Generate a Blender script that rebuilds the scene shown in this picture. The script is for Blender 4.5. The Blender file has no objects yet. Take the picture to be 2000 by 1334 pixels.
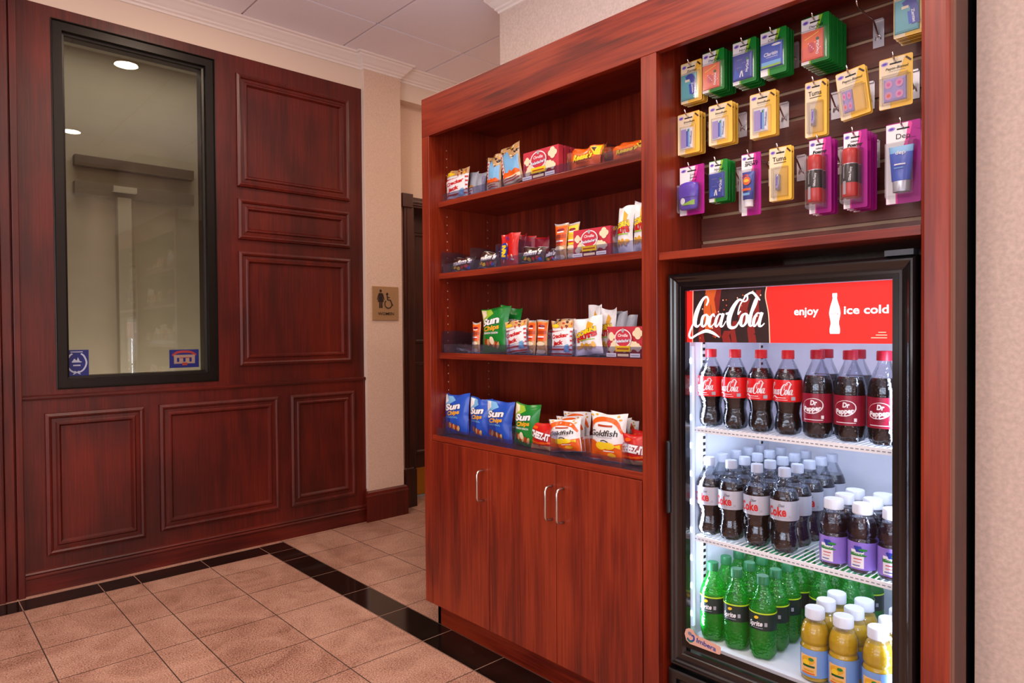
import bpy, bmesh, math, random
from mathutils import Vector, Matrix
random.seed(7)
sc = bpy.context.scene
C = bpy.data.collections.new('scene_objects'); sc.collection.children.link(C)
PI = math.pi

# ---------------------------------------------------------------- camera, world, exposure, lights
FPX, YAW, PITCH, ROLL, CAMH = 1324.54, 42.6212, -0.8659, -0.4233, 1.1628
_y, _p, _r = map(math.radians, (YAW, PITCH, ROLL))
FW = Vector((math.sin(_y)*math.cos(_p), math.cos(_y)*math.cos(_p), math.sin(_p)))
_ri = Vector((math.cos(_y), -math.sin(_y), 0)); _up = _ri.cross(FW)
RT = _ri*math.cos(_r)+_up*math.sin(_r); UP = -_ri*math.sin(_r)+_up*math.cos(_r)
CAM = Vector((0, 0, CAMH))
cd = bpy.data.cameras.new('camera'); cam = bpy.data.objects.new('camera', cd); C.objects.link(cam)
cd.sensor_width = 36; cd.lens = FPX/2000*36; cd.clip_start = .02
cam.matrix_world = Matrix(((RT.x, UP.x, -FW.x, 0), (RT.y, UP.y, -FW.y, 0), (RT.z, UP.z, -FW.z, CAMH), (0, 0, 0, 1)))
sc.camera = cam
sc.view_settings.view_transform = 'Standard'; sc.view_settings.look = 'None'
sc.view_settings.gamma = 1; sc.view_settings.use_curve_mapping = False
sc.view_settings.exposure = 0.0
try:
    sc.cycles.use_denoising = True
    sc.cycles.transparent_max_bounces = 32
    sc.cycles.max_bounces = 10
except Exception: pass
wd = bpy.data.worlds.new('world'); sc.world = wd; wd.use_nodes = True
wd.node_tree.nodes['Background'].inputs[0].default_value = (.9, .8, .75, 1)
wd.node_tree.nodes['Background'].inputs[1].default_value = .3

def at(u, v, X=None, Y=None, Z=None):
    D = FW+RT*((u-1000)/FPX)-UP*((v-667)/FPX)
    ax, val = (0, X) if X is not None else (1, Y) if Y is not None else (2, Z)
    return CAM+D*((val-CAM[ax])/D[ax])

def area(name, loc, size, power, color, rot=(0, 0, 0), shape='DISK', spread=None, sy=None):
    l = bpy.data.lights.new(name, 'AREA'); l.shape = shape; l.size = size
    if sy: l.size_y = sy
    l.energy = power; l.color = color
    if spread: l.spread = math.radians(spread)
    o = bpy.data.objects.new(name, l); C.objects.link(o); o.location = loc; o.rotation_euler = rot
    return o
WARM = (1, .80, .62); NEUT = (1, .93, .90); COOL = (.72, .82, 1); DAY = (.88, .92, 1)
CEIL = 2.85
DOWNLIGHTS_AND_FILL = [(1.12, 2.71), (1.14, .86), (-.9, 2.71), (-.9, .86), (1.14, -1.2), (-.9, -1.2)]  # first two are mirrored in the window glass, the others are added fill
FILL_PANELS = [(.1, 1.15), (.1, -1.7)]  # unseen ceiling panels added for general fill light
for k, (x, y) in enumerate(DOWNLIGHTS_AND_FILL):
    area('downlight_and_fill_lamp', (x, y, CEIL-.012), .13, 11, WARM)
for k, (x, y) in enumerate(FILL_PANELS):
    area('ceiling_fill_lamp', (x, y, CEIL-.02), .58, 16, NEUT, shape='RECTANGLE', sy=1.16)
area('lobby_window_daylight', (-3.28, -.2, 1.55), 4.0, 112, DAY, rot=(0, -PI/2-.85, 0), shape='RECTANGLE', sy=4.0)
bpy.data.objects['lobby_window_daylight'].data.size = 1.9
area('entrance_daylight', (-.6, -4.17, 1.5), 3.4, 84, DAY, rot=(PI/2+.85, 0, 0), shape='RECTANGLE', sy=2.2)
area('ceiling_uplight_fill', (1.86, 1.45, 2.03), .10, 5.5, DAY, rot=(PI, -.25, 0), shape='RECTANGLE', sy=1.4)  # hidden fill light added above the cabinet to brighten the ceiling
area('hall_lamp', (3.3, 3.0, 2.80), .3, 10, WARM)

# ---------------------------------------------------------------- helpers
def lin(c):
    c = c/255.0
    return c/12.92 if c <= .04045 else ((c+.055)/1.055)**2.4
def rgb(r, g, b, a=1): return (lin(r), lin(g), lin(b), a)
MATS = {}
def mat(name, col, rough=.5, metal=0, coat=0, spec=.5, emit=0, noise=0, nscale=60, bump=0):
    if name in MATS: return MATS[name]
    m = bpy.data.materials.new(name); m.use_nodes = True; nt = m.node_tree
    b = nt.nodes['Principled BSDF']; c = rgb(*col)
    b.inputs['Base Color'].default_value = c; b.inputs['Roughness'].default_value = rough
    b.inputs['Metallic'].default_value = metal; b.inputs['Coat Weight'].default_value = coat
    b.inputs['Coat Roughness'].default_value = .08
    b.inputs['Specular IOR Level'].default_value = spec
    if emit: b.inputs['Emission Color'].default_value = c; b.inputs['Emission Strength'].default_value = emit
    if noise or bump:
        tc = nt.nodes.new('ShaderNodeTexCoord'); n = nt.nodes.new('ShaderNodeTexNoise')
        n.inputs['Scale'].default_value = nscale; n.inputs['Detail'].default_value = 4
        nt.links.new(tc.outputs['Object'], n.inputs['Vector'])
        if noise:
            r = nt.nodes.new('ShaderNodeValToRGB'); e = r.color_ramp.elements
            e[0].position = .3; e[1].position = .7
            e[0].color = [x*(1-noise) for x in c[:3]]+[1]; e[1].color = [min(1, x*(1+noise*.6)) for x in c[:3]]+[1]
            nt.links.new(n.outputs['Fac'], r.inputs['Fac']); nt.links.new(r.outputs['Color'], b.inputs['Base Color'])
        if bump:
            bp = nt.nodes.new('ShaderNodeBump'); bp.inputs['Strength'].default_value = bump; bp.inputs['Distance'].default_value = .002
            nt.links.new(n.outputs['Fac'], bp.inputs['Height']); nt.links.new(bp.outputs['Normal'], b.inputs['Normal'])
    MATS[name] = m; return m

def wood(name, dark, mid, light, axis='Z', rough=.35, coat=.3, fine=1.0, cath=1.0, fw=.55):
    """cherry / mahogany veneer, grain running along axis"""
    m = bpy.data.materials.new(name); m.use_nodes = True; nt = m.node_tree; N = nt.nodes; L = nt.links
    b = N['Principled BSDF']; tc = N.new('ShaderNodeTexCoord')
    def mp(s):
        q = N.new('ShaderNodeMapping'); L.new(tc.outputs['Object'], q.inputs['Vector'])
        q.inputs['Scale'].default_value = s; return q
    lo, hi = 1.0, 9.0
    s1 = {'Z': (hi, hi, lo), 'Y': (hi, lo, hi), 'X': (lo, hi, hi)}[axis]
    s2 = {'Z': (90, 90, 3), 'Y': (90, 3, 90), 'X': (3, 90, 90)}[axis]
    n1 = N.new('ShaderNodeTexNoise'); n1.inputs['Scale'].default_value = 1.3; n1.inputs['Detail'].default_value = 3
    n1.inputs['Distortion'].default_value = .6*cath; L.new(mp(s1).outputs[0], n1.inputs['Vector'])
    mul = N.new('ShaderNodeMath'); mul.operation = 'MULTIPLY'; mul.inputs[1].default_value = 14; L.new(n1.outputs['Fac'], mul.inputs[0])
    sn = N.new('ShaderNodeMath'); sn.operation = 'SINE'; L.new(mul.outputs[0], sn.inputs[0])
    n2 = N.new('ShaderNodeTexNoise'); n2.inputs['Scale'].default_value = 1.6*fine; n2.inputs['Detail'].default_value = 5; L.new(mp(s2).outputs[0], n2.inputs['Vector'])
    a = N.new('ShaderNodeMath'); a.operation = 'MULTIPLY_ADD'; a.inputs[1].default_value = .13*cath; L.new(sn.outputs[0], a.inputs[0])
    fm_ = N.new('ShaderNodeMath'); fm_.operation = 'MULTIPLY_ADD'; fm_.inputs[1].default_value = fw; fm_.inputs[2].default_value = .5*(1-fw); L.new(n2.outputs['Fac'], fm_.inputs[0]); L.new(fm_.outputs[0], a.inputs[2])
    n3 = N.new('ShaderNodeTexNoise'); n3.inputs['Scale'].default_value = 2.2; n3.inputs['Detail'].default_value = 2; L.new(tc.outputs['Object'], n3.inputs['Vector'])
    a2 = N.new('ShaderNodeMath'); a2.operation = 'MULTIPLY_ADD'; a2.inputs[1].default_value = .55; L.new(n3.outputs['Fac'], a2.inputs[0]); L.new(a.outputs[0], a2.inputs[2])
    r = N.new('ShaderNodeValToRGB'); e = r.color_ramp.elements
    e[0].position = .5; e[0].color = rgb(*dark); e[1].position = 1.0; e[1].color = rgb(*light)
    k = e.new(.74); k.color = rgb(*mid)
    L.new(a2.outputs[0], r.inputs['Fac']); L.new(r.outputs['Color'], b.inputs['Base Color'])
    b.inputs['Roughness'].default_value = rough; b.inputs['Coat Weight'].default_value = coat; b.inputs['Coat Roughness'].default_value = .22
    bp = N.new('ShaderNodeBump'); bp.inputs['Strength'].default_value = .08; bp.inputs['Distance'].default_value = .001
    L.new(n2.outputs['Fac'], bp.inputs['Height']); L.new(bp.outputs['Normal'], b.inputs['Normal'])
    MATS[name] = m; return m

def clear(name, tint=(255, 255, 255), gloss=.06, rough=.03, edge=.5, body=0, bodycol=(255, 255, 255), dimple=0):
    """thin clear plastic / glass sheet: see-through with a Fresnel sheen"""
    if name in MATS: return MATS[name]
    m = bpy.data.materials.new(name); m.use_nodes = True; nt = m.node_tree; N = nt.nodes; L = nt.links
    N.remove(N['Principled BSDF']); out = N['Material Output']
    t = N.new('ShaderNodeBsdfTransparent'); t.inputs[0].default_value = rgb(*tint)
    g = N.new('ShaderNodeBsdfGlossy'); g.inputs['Roughness'].default_value = rough
    if dimple:
        tc = N.new('ShaderNodeTexCoord'); vo = N.new('ShaderNodeTexVoronoi'); vo.inputs['Scale'].default_value = 150; L.new(tc.outputs['Object'], vo.inputs['Vector'])
        bp = N.new('ShaderNodeBump'); bp.inputs['Strength'].default_value = dimple; bp.inputs['Distance'].default_value = .002
        L.new(vo.outputs['Distance'], bp.inputs['Height']); L.new(bp.outputs['Normal'], g.inputs['Normal'])
    lw = N.new('ShaderNodeLayerWeight'); lw.inputs['Blend'].default_value = .25
    ma = N.new('ShaderNodeMath'); ma.operation = 'MULTIPLY_ADD'; ma.inputs[1].default_value = edge; ma.inputs[2].default_value = gloss; ma.use_clamp = True
    L.new(lw.outputs['Fresnel'], ma.inputs[0])
    mx = N.new('ShaderNodeMixShader'); L.new(ma.outputs[0], mx.inputs[0]); L.new(g.outputs[0], mx.inputs[2])
    if body:
        d = N.new('ShaderNodeBsdfDiffuse'); d.inputs[0].default_value = rgb(*bodycol)
        m2 = N.new('ShaderNodeMixShader'); m2.inputs[0].default_value = body
        L.new(t.outputs[0], m2.inputs[1]); L.new(d.outputs[0], m2.inputs[2]); L.new(m2.outputs[0], mx.inputs[1])
    else: L.new(t.outputs[0], mx.inputs[1])
    L.new(mx.outputs[0], out.inputs[0]); MATS[name] = m; return m

class MB:
    def __init__(s): s.v = []; s.f = []; s.m = []; s.s = []
    def add(s, vs, fs, mi=0, smooth=False):
        o = len(s.v); s.v += [tuple(p) for p in vs]
        for f in fs: s.f.append(tuple(i+o for i in f)); s.m.append(mi); s.s.append(smooth)
    def box(s, x0, x1, y0, y1, z0, z1, mi=0):
        vs = [(x, y, z) for x in (x0, x1) for y in (y0, y1) for z in (z0, z1)]
        s.add(vs, [(0, 1, 3, 2), (4, 6, 7, 5), (0, 4, 5, 1), (2, 3, 7, 6), (0, 2, 6, 4), (1, 5, 7, 3)], mi); return s
    def rings(s, P, rect, prof, mi=0, cap=True, capmi=None):
        """mitred moulding: rectangle (a0,b0,a1,b1), profile of (inset, height)"""
        a0, b0, a1, b1 = rect; vs = []; fs = []
        for (i, h) in prof:
            vs += [P(a0+i, b0+i, h), P(a1-i, b0+i, h), P(a1-i, b1-i, h), P(a0+i, b1-i, h)]
        for k in range(len(prof)-1):
            for j in range(4):
                fs.append((4*k+j, 4*k+(j+1) % 4, 4*k+4+(j+1) % 4, 4*k+4+j))
        s.add(vs, fs, mi)
        if cap:
            s.add(vs[-4:], [(0, 1, 2, 3)], mi if capmi is None else capmi)
        return s
    def lathe(s, prof, n=32, mi=0, c=(0, 0, 0), rf=None, smooth=True, caps=True, mis=None):
        vs = []; fs = []
        for (r, z) in prof:
            for k in range(n):
                a = 2*PI*k/n; rr = rf(r, z, a) if rf else r
                vs.append((c[0]+rr*math.cos(a), c[1]+rr*math.sin(a), c[2]+z))
        for j in range(len(prof)-1):
            for k in range(n): fs.append((j*n+k, j*n+(k+1) % n, (j+1)*n+(k+1) % n, (j+1)*n+k))
        if mis:
            o = len(s.v); s.v += vs
            for q, f in enumerate(fs): s.f.append(tuple(i+o for i in f)); s.m.append(mis[q//n]); s.s.append(smooth)
        else: s.add(vs, fs, mi, smooth)
        if caps:
            o = len(vs); s.add([vs[k] for k in range(n)], [tuple(reversed(range(n)))], mis[0] if mis else mi)
            s.add([vs[o-n+k] for k in range(n)], [tuple(range(n))], mis[-1] if mis else mi)
        return s
    def tube(s, pts, r, n=8, mi=0, rad=None):
        pts = [Vector(p) for p in pts]; vs = []; fs = []; prev = None
        for i, p in enumerate(pts):
            d = (pts[min(i+1, len(pts)-1)]-pts[max(i-1, 0)]).normalized()
            if prev is None:
                a = d.orthogonal().normalized()
            else: a = (prev-d*prev.dot(d)).normalized()
            prev = a; b = d.cross(a); rr = rad[i] if rad else r
            for k in range(n):
                t = 2*PI*k/n; vs.append(p+(a*math.cos(t)+b*math.sin(t))*rr)
        for i in range(len(pts)-1):
            for k in range(n): fs.append((i*n+k, i*n+(k+1) % n, (i+1)*n+(k+1) % n, (i+1)*n+k))
        fs += [tuple(reversed(range(n))), tuple(range(len(vs)-n, len(vs)))]
        s.add(vs, fs, mi, True); return s
    def build(s, name, mats, parent=None, loc=(0, 0, 0), rot=(0, 0, 0), bevel=0, seg=2, kind=None):
        me = bpy.data.meshes.new(name); me.from_pydata([tuple(p) for p in s.v], [], s.f)
        for m in (mats if isinstance(mats, (list, tuple)) else [mats]): me.materials.append(m)
        me.polygons.foreach_set('material_index', s.m); me.polygons.foreach_set('use_smooth', s.s); me.update()
        o = bpy.data.objects.new(name, me); C.objects.link(o); o.location = loc; o.rotation_euler = rot
        if parent: o.parent = parent
        if bevel:
            b = o.modifiers.new('bevel', 'BEVEL'); b.width = bevel; b.segments = seg; b.limit_method = 'ANGLE'; b.angle_limit = .7
        if kind: o['kind'] = kind
        return o
def BX(*a, mi=0): return MB().box(*a, mi=mi)
def thing(name, label, cat, loc=(0, 0, 0), rot=(0, 0, 0), group=None):
    o = bpy.data.objects.new(name, None); C.objects.link(o); o.empty_display_size = .02
    o.location = loc; o.rotation_euler = rot; return tag(o, label, cat, group)
def tag(o, label, cat, group=None):
    o['label'] = label; o['category'] = cat
    if group: o['group'] = group
    return o
KIDS = {}
def kids(o): return [c for c in C.objects if c.parent == o] if o.name not in KIDS else KIDS[o.name]
def dup(root, loc=None, rot=None, label=None, group=None, parent=None):
    r = root.copy(); C.objects.link(r)
    if loc is not None: r.location = loc
    if rot is not None: r.rotation_euler = rot
    if label: r['label'] = label
    if group: r['group'] = group
    if parent: r.parent = parent
    ks = kids(root); KIDS[root.name] = ks; new = []
    for ch in ks: new.append(dup(ch, parent=r))
    KIDS[r.name] = new
    return r
ORD = ['first', 'second', 'third', 'fourth', 'fifth', 'sixth', 'seventh', 'eighth', 'ninth', 'tenth', 'eleventh', 'twelfth', 'thirteenth', 'fourteenth']

# ---- flat artwork (polygons in the plane of a label) that is wrapped onto a surface
TXT = {}
def text_mesh(s, bold):
    k = (s, bold)
    if k in TXT: return TXT[k]
    cu = bpy.data.curves.new('lettering', 'FONT'); cu.body = s; cu.size = 1; cu.offset = bold; cu.resolution_u = 3
    cu.align_x = 'LEFT'
    ob = bpy.data.objects.new('lettering', cu); C.objects.link(ob)
    dg = bpy.context.evaluated_depsgraph_get(); dg.update()
    me = ob.evaluated_get(dg).to_mesh()
    vs = [(v.co.x, v.co.y) for v in me.vertices]; fs = [tuple(p.vertices) for p in me.polygons]
    ob.evaluated_get(dg).to_mesh_clear(); bpy.data.objects.remove(ob); bpy.data.curves.remove(cu)
    if not vs: vs = [(0, 0)]
    xs = [p[0] for p in vs]; x0, x1 = min(xs), max(xs); ys = [p[1] for p in vs]
    TXT[k] = (vs, fs, x0, x1, min(ys), max(ys)); return TXT[k]
def catmull(pts, n=8):
    out = []; P = [pts[0]]+list(pts)+[pts[-1]]
    for i in range(1, len(P)-2):
        for k in range(n):
            t = k/n; q = []
            for a, b, c, d in zip(P[i-1], P[i], P[i+1], P[i+2]):
                q.append(.5*((2*b)+(-a+c)*t+(2*a-5*b+4*c-d)*t*t+(-a+3*b-3*c+d)*t**3))
            out.append(tuple(q))
    out.append(tuple(pts[-1])); return out
class Art:
    def __init__(s, cell=.006): s.it = []; s.cell = cell; s.L = 0
    def put(s, vs, fs, mi, same=False):
        if not same: s.L += 1
        s.it.append((vs, fs, mi, s.L))
    def rect(s, x0, y0, x1, y1, mi, cell=None, same=False):
        c = cell or s.cell; nx = max(1, math.ceil(abs(x1-x0)/c)); ny = max(1, math.ceil(abs(y1-y0)/c))
        vs = [(x0+(x1-x0)*i/nx, y0+(y1-y0)*j/ny) for j in range(ny+1) for i in range(nx+1)]
        fs = [(j*(nx+1)+i, j*(nx+1)+i+1, (j+1)*(nx+1)+i+1, (j+1)*(nx+1)+i) for j in range(ny) for i in range(nx)]
        s.put(vs, fs, mi, same)
    def poly(s, pts, mi, same=False, n=None):
        cx = sum(p[0] for p in pts)/len(pts); cy = sum(p[1] for p in pts)/len(pts)
        R = max(math.hypot(p[0]-cx, p[1]-cy) for p in pts); n = n or max(1, math.ceil(R/s.cell/1.3))
        # densify outline
        q = []
        for i, p in enumerate(pts):
            a = pts[(i+1) % len(pts)]; k = max(1, math.ceil(math.hypot(a[0]-p[0], a[1]-p[1])/s.cell))
            q += [(p[0]+(a[0]-p[0])*j/k, p[1]+(a[1]-p[1])*j/k) for j in range(k)]
        N = len(q); vs = [(cx, cy)]; fs = []
        for r in range(1, n+1):
            vs += [(cx+(p[0]-cx)*r/n, cy+(p[1]-cy)*r/n) for p in q]
        for k in range(N): fs.append((0, 1+k, 1+(k+1) % N))
        for r in range(n-1):
            for k in range(N): fs.append((1+r*N+k, 1+(r+1)*N+k, 1+(r+1)*N+(k+1) % N, 1+r*N+(k+1) % N))
        s.put(vs, fs, mi, same)
    def ell(s, cx, cy, rx, ry, mi, rot=0, n=20, same=False):
        c, d = math.cos(rot), math.sin(rot)
        s.poly([(cx+rx*math.cos(a)*c-ry*math.sin(a)*d, cy+rx*math.cos(a)*d+ry*math.sin(a)*c) for a in [2*PI*k/n for k in range(n)]], mi, same)
    def stroke(s, pts, w, mi, same=False, smooth=8):
        """pts (x,y[,w]) brush stroke"""
        P = [tuple(p) if len(p) == 3 else (p[0], p[1], w) for p in pts]
        P = catmull(P, smooth) if smooth else P; vs = []; fs = []
        for i, p in enumerate(P):
            a = P[max(i-1, 0)]; b = P[min(i+1, len(P)-1)]; dx, dy = b[0]-a[0], b[1]-a[1]; l = math.hypot(dx, dy) or 1
            nx, ny = -dy/l*p[2]/2, dx/l*p[2]/2; vs += [(p[0]+nx, p[1]+ny), (p[0]-nx, p[1]-ny)]
        for i in range(len(P)-1): fs.append((2*i, 2*i+1, 2*i+3, 2*i+2))
        s.put(vs, fs, mi, same)
    def text(s, t, cx, cy, h, mi, w=None, shear=0, rot=0, bold=.0, same=False, outline=None, omi=None):
        """capital height about h, centred on cx, cy; w squeezes to a total width"""
        if outline: s.text(t, cx, cy, h, omi, w, shear, rot, bold+outline)
        vs, fs, x0, x1, y0, y1 = text_mesh(t, bold)
        k = h/.72; kx = k if w is None else w/(x1-x0); mx = (x0+x1)/2
        c, d = math.cos(rot), math.sin(rot); V = []
        for x, y in vs:
            yy = (y-.35)*k; xx = (x-mx)*kx+shear*yy; V.append((cx+xx*c-yy*d, cy+xx*d+yy*c))
        # split long triangles so that lettering follows curved surfaces
        tri = []
        for f in fs:
            for j in range(1, len(f)-1): tri.append((V[f[0]], V[f[j]], V[f[j+1]]))
        lim = s.cell*1.6; out = []; st = tri
        while st:
            a, b, e = st.pop(); l = [math.dist(a, b), math.dist(b, e), math.dist(e, a)]; m = max(l)
            if m <= lim or len(st) > 4000: out.append((a, b, e)); continue
            if l[0] == m: q = ((a[0]+b[0])/2, (a[1]+b[1])/2); st += [(a, q, e), (q, b, e)]
            elif l[1] == m: q = ((b[0]+e[0])/2, (b[1]+e[1])/2); st += [(a, b, q), (a, q, e)]
            else: q = ((e[0]+a[0])/2, (e[1]+a[1])/2); st += [(a, b, q), (q, b, e)]
        vv = []; ff = []; idx = {}
        for t3 in out:
            f = []
            for p in t3:
                kk = (round(p[0], 6), round(p[1], 6))
                if kk not in idx: idx[kk] = len(vv); vv.append(p)
                f.append(idx[kk])
            if len(set(f)) == 3: ff.append(tuple(f))
        s.put(vv, ff, mi, same)
    def apply(s, mb, S, base=.0004, step=.00025, smooth=True):
        for vs, fs, mi, L in s.it: mb.add([S(x, y, base+step*L) for x, y in vs], fs, mi, smooth)

SCRIPT = [  # flowing script lettering of the cola wordmark, drawn as brush strokes
 [(.60, .70, .05), (.66, .86, .07), (.56, .98, .06), (.38, .86, .10), (.20, .50, .16), (.16, .18, .15), (.28, .04, .08), (.44, .14, .03)],
 [(.18, .30, .05), (.02, -.02, .07), (-.04, -.24, .08), (.08, -.32, .07), (.36, -.20, .07), (.70, -.10, .11), (1.02, -.16, .10), (1.34, -.30, .03)],
 [(.62, .42, .05), (.50, .34, .10), (.48, .12, .11), (.58, .04, .06), (.70, .16, .09), (.70, .36, .09), (.62, .42, .05), (.80, .34, .03)],
 [(1.02, .34, .06), (.96, .43, .05), (.84, .30, .10), (.82, .10, .11), (.92, .03, .05), (1.06, .16, .03)],
 [(1.34, .40, .05), (1.22, .42, .05), (1.12, .28, .10), (1.10, .10, .10), (1.18, .04, .05), (1.32, .24, .04)],
 [(1.40, .44, .10), (1.34, .22, .11), (1.34, .06, .10), (1.44, .05, .04), (1.54, .2, .03)],
 [(1.50, .42, .07), (1.66, .45, .07)],
 [(2.12, .50, .04), (2.02, .40, .04), (2.06, .66, .04), (2.22, .90, .05), (2.30, .98, .05), (2.34, .84, .05), (2.22, .78, .04), (2.00, .84, .08), (1.78, .60, .14), (1.66, .26, .17), (1.74, .02, .12), (1.98, .02, .07), (2.14, .24, .04)],
 [(2.20, .94, .04), (2.50, 1.04, .07), (2.72, .90, .08), (2.86, .80, .03)],
 [(2.32, .42, .05), (2.20, .34, .10), (2.18, .12, .11), (2.28, .04, .06), (2.40, .16, .09), (2.40, .36, .09), (2.32, .42, .05), (2.48, .36, .03)],
 [(2.52, .30, .04), (2.70, .66, .06), (2.74, .86, .06), (2.66, .80, .07), (2.56, .40, .11), (2.54, .12, .11), (2.62, .04, .05), (2.70, .14, .03)],
 [(2.94, .40, .05), (2.82, .42, .05), (2.72, .28, .10), (2.70, .10, .10), (2.78, .04, .05), (2.92, .24, .04)],
 [(3.00, .44, .10), (2.94, .22, .11), (2.94, .06, .10), (3.04, .04, .05), (3.14, .12, .03)],
]
def script(art, cx, cy, W, mi, k=1.0, ky=None):
    s = W/3.2; sy = ky or s
    for j, st in enumerate(SCRIPT):
        art.stroke([(cx+(x-1.55+.16*(y-.4))*s, cy+(y-.35)*sy, w*s*k) for x, y, w in st], .1, mi, same=j > 0, smooth=5)
# ---------------------------------------------------------------- materials
MAHOG = wood('mahogany_panelling', (40, 4, 1), (72, 10, 3), (110, 26, 8), 'Z', rough=.42, coat=.12, cath=.35, fw=.4)
MAHOGX = wood('mahogany_rail', (40, 4, 1), (72, 10, 3), (110, 26, 8), 'X', rough=.42, coat=.12, cath=.35, fw=.4)
CHERRY = wood('cherry_veneer_upright', (72, 14, 4), (114, 28, 8), (142, 47, 19), 'Z', rough=.38, coat=.2, cath=.8, fw=.7)
CHERRYY = wood('cherry_veneer_lengthwise', (72, 14, 4), (114, 28, 8), (142, 47, 19), 'Y', rough=.38, coat=.2, cath=1.1, fw=.8)
DARKDOOR = wood('dark_door_wood', (26, 6, 4), (52, 14, 9), (74, 24, 15), 'Z', rough=.35, coat=.3)
def wallpaper(name, col, amt, scale):
    m = mat(name, col, rough=.85, noise=amt, nscale=scale, bump=.25); return m
WALL = wallpaper('textured_wallpaper', (219, 188, 166), .10, 130)
WALLR = wallpaper('swirl_wallpaper', (212, 190, 177), .13, 105)
PLAIN = mat('plain_cream_paint', (226, 205, 186), rough=.8)
CROWN = mat('white_crown_paint', (238, 226, 218), rough=.45)
TILEC = mat('ceiling_tile_white', (246, 240, 248), rough=.9, noise=.03, nscale=220, bump=.15)
GRIDM = mat('ceiling_grid_metal', (205, 186, 184), rough=.6)
BRONZE = mat('dark_bronze_frame', (30, 25, 21), rough=.36, metal=.5)
BLACK = mat('black_plastic', (16, 16, 18), rough=.28, coat=.4)
BLACKM = mat('matt_black', (10, 9, 9), rough=.6)
WHITE = mat('white_plastic', (240, 240, 242), rough=.4)
STEEL = mat('brushed_steel', (205, 200, 195), rough=.25, metal=1)
CHROME = mat('chrome', (225, 225, 228), rough=.08, metal=1)
BRASS = mat('brass_plate', (196, 150, 62), rough=.3, metal=.9)
TAN = mat('slot_insert', (186, 152, 122), rough=.5)

YP = 3.688; XC = 1.5451
# ---------------------------------------------------------------- floor
def granite(name, base, dark, light, rough):
    m = bpy.data.materials.new(name); m.use_nodes = True; nt = m.node_tree; N = nt.nodes; L = nt.links
    b = N['Principled BSDF']; tc = N.new('ShaderNodeTexCoord')
    n = N.new('ShaderNodeTexNoise'); n.inputs['Scale'].default_value = 190; n.inputs['Detail'].default_value = 3; L.new(tc.outputs['Object'], n.inputs['Vector'])
    n2 = N.new('ShaderNodeTexNoise'); n2.inputs['Scale'].default_value = 5; n2.inputs['Detail'].default_value = 4; n2.inputs['Distortion'].default_value = 1.5; L.new(tc.outputs['Object'], n2.inputs['Vector'])
    g = N.new('ShaderNodeNewGeometry')
    a = N.new('ShaderNodeMath'); a.operation = 'MULTIPLY_ADD'; a.inputs[1].default_value = .35; L.new(n2.outputs['Fac'], a.inputs[0]); L.new(n.outputs['Fac'], a.inputs[2])
    a2 = N.new('ShaderNodeMath'); a2.operation = 'MULTIPLY_ADD'; a2.inputs[1].default_value = .05; L.new(g.outputs['Random Per Island'], a2.inputs[0]); L.new(a.outputs[0], a2.inputs[2])
    r = N.new('ShaderNodeValToRGB'); e = r.color_ramp.elements
    e[0].position = .5; e[0].color = rgb(*dark); e[1].position = .92; e[1].color = rgb(*light)
    k = e.new(.7); k.color = rgb(*base)
    L.new(a2.outputs[0], r.inputs['Fac']); L.new(r.outputs['Color'], b.inputs['Base Color'])
    b.inputs['Roughness'].default_value = rough; return m
PINK = granite('pink_granite', (182, 136, 116), (108, 70, 56), (220, 180, 158), .3)
BLKG = granite('black_granite', (24, 16, 13), (10, 7, 6), (44, 32, 27), .10)
GROUT = mat('grout', (62, 46, 40), rough=.9)
X1, X2, X3, X4, XBI, XBO = .4022, .7022, .8529, 1.1604, 1.4608, 1.6005
YB1, YB2, R0 = 3.6274, 3.4864, 3.0126
fm = MB(); g = .0019
def tile(x0, x1, y0, y1, mi):
    if x1-x0 < .01 or y1-y0 < .01: return
    fm.add([(x0+g, y0+g, 0), (x1-g, y0+g, 0), (x1-g, y1-g, 0), (x0+g, y1-g, 0)], [(0, 1, 2, 3)], mi)
cols = [X1-.305*k for k in range(12, 0, -1)]+[X1, X2, X3, X4, XBI]
rows = [R0+.305-.305*k for k in range(26, -1, -1)]+[YB2]
for a, b in zip(cols, cols[1:]):
    for c, d in zip(rows, rows[1:]): tile(a, b, c, d, 0)
bj = [X1-.305*k for k in range(12, 0, -1)]+[X1, X2, X3, X4, 1.4633, XBO]
for a, b in zip(bj, bj[1:]): tile(a, b, YB2, YB1, 1)
for c, d in zip(rows, rows[1:]): tile(XBI, XBO, c, d, 1)
cx = [XBO, 1.912, 2.217, 2.522, 2.827, 3.132, 3.437, 3.742, 4.1]
ry = [R0+.321-.305*k for k in range(26, -1, -1)]+[3.64, 3.95, 4.3]
for a, b in zip(cx, cx[1:]):
    for c, d in zip(ry, ry[1:]): tile(a, b, c, d, 0)
tile(-3.3, XBO, YB1, YP+.02, 0)
fm.add([(-3.3, YB2, -.0004), (XBO, YB2, -.0004), (XBO, YB1, -.0004), (-3.3, YB1, -.0004)], [(0, 1, 2, 3)], 3); fm.add([(XBI, -4, -.0004), (XBO, -4, -.0004), (XBO, YB2, -.0004), (XBI, YB2, -.0004)], [(0, 1, 2, 3)], 3)
fm.box(-3.4, 4.1, -4.2, 4.4, -.05, -.0008, 2)
fm.build('floor', [PINK, BLKG, GROUT, mat('pale_band_grout', (150, 116, 98), rough=.9)], kind='structure')

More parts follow.
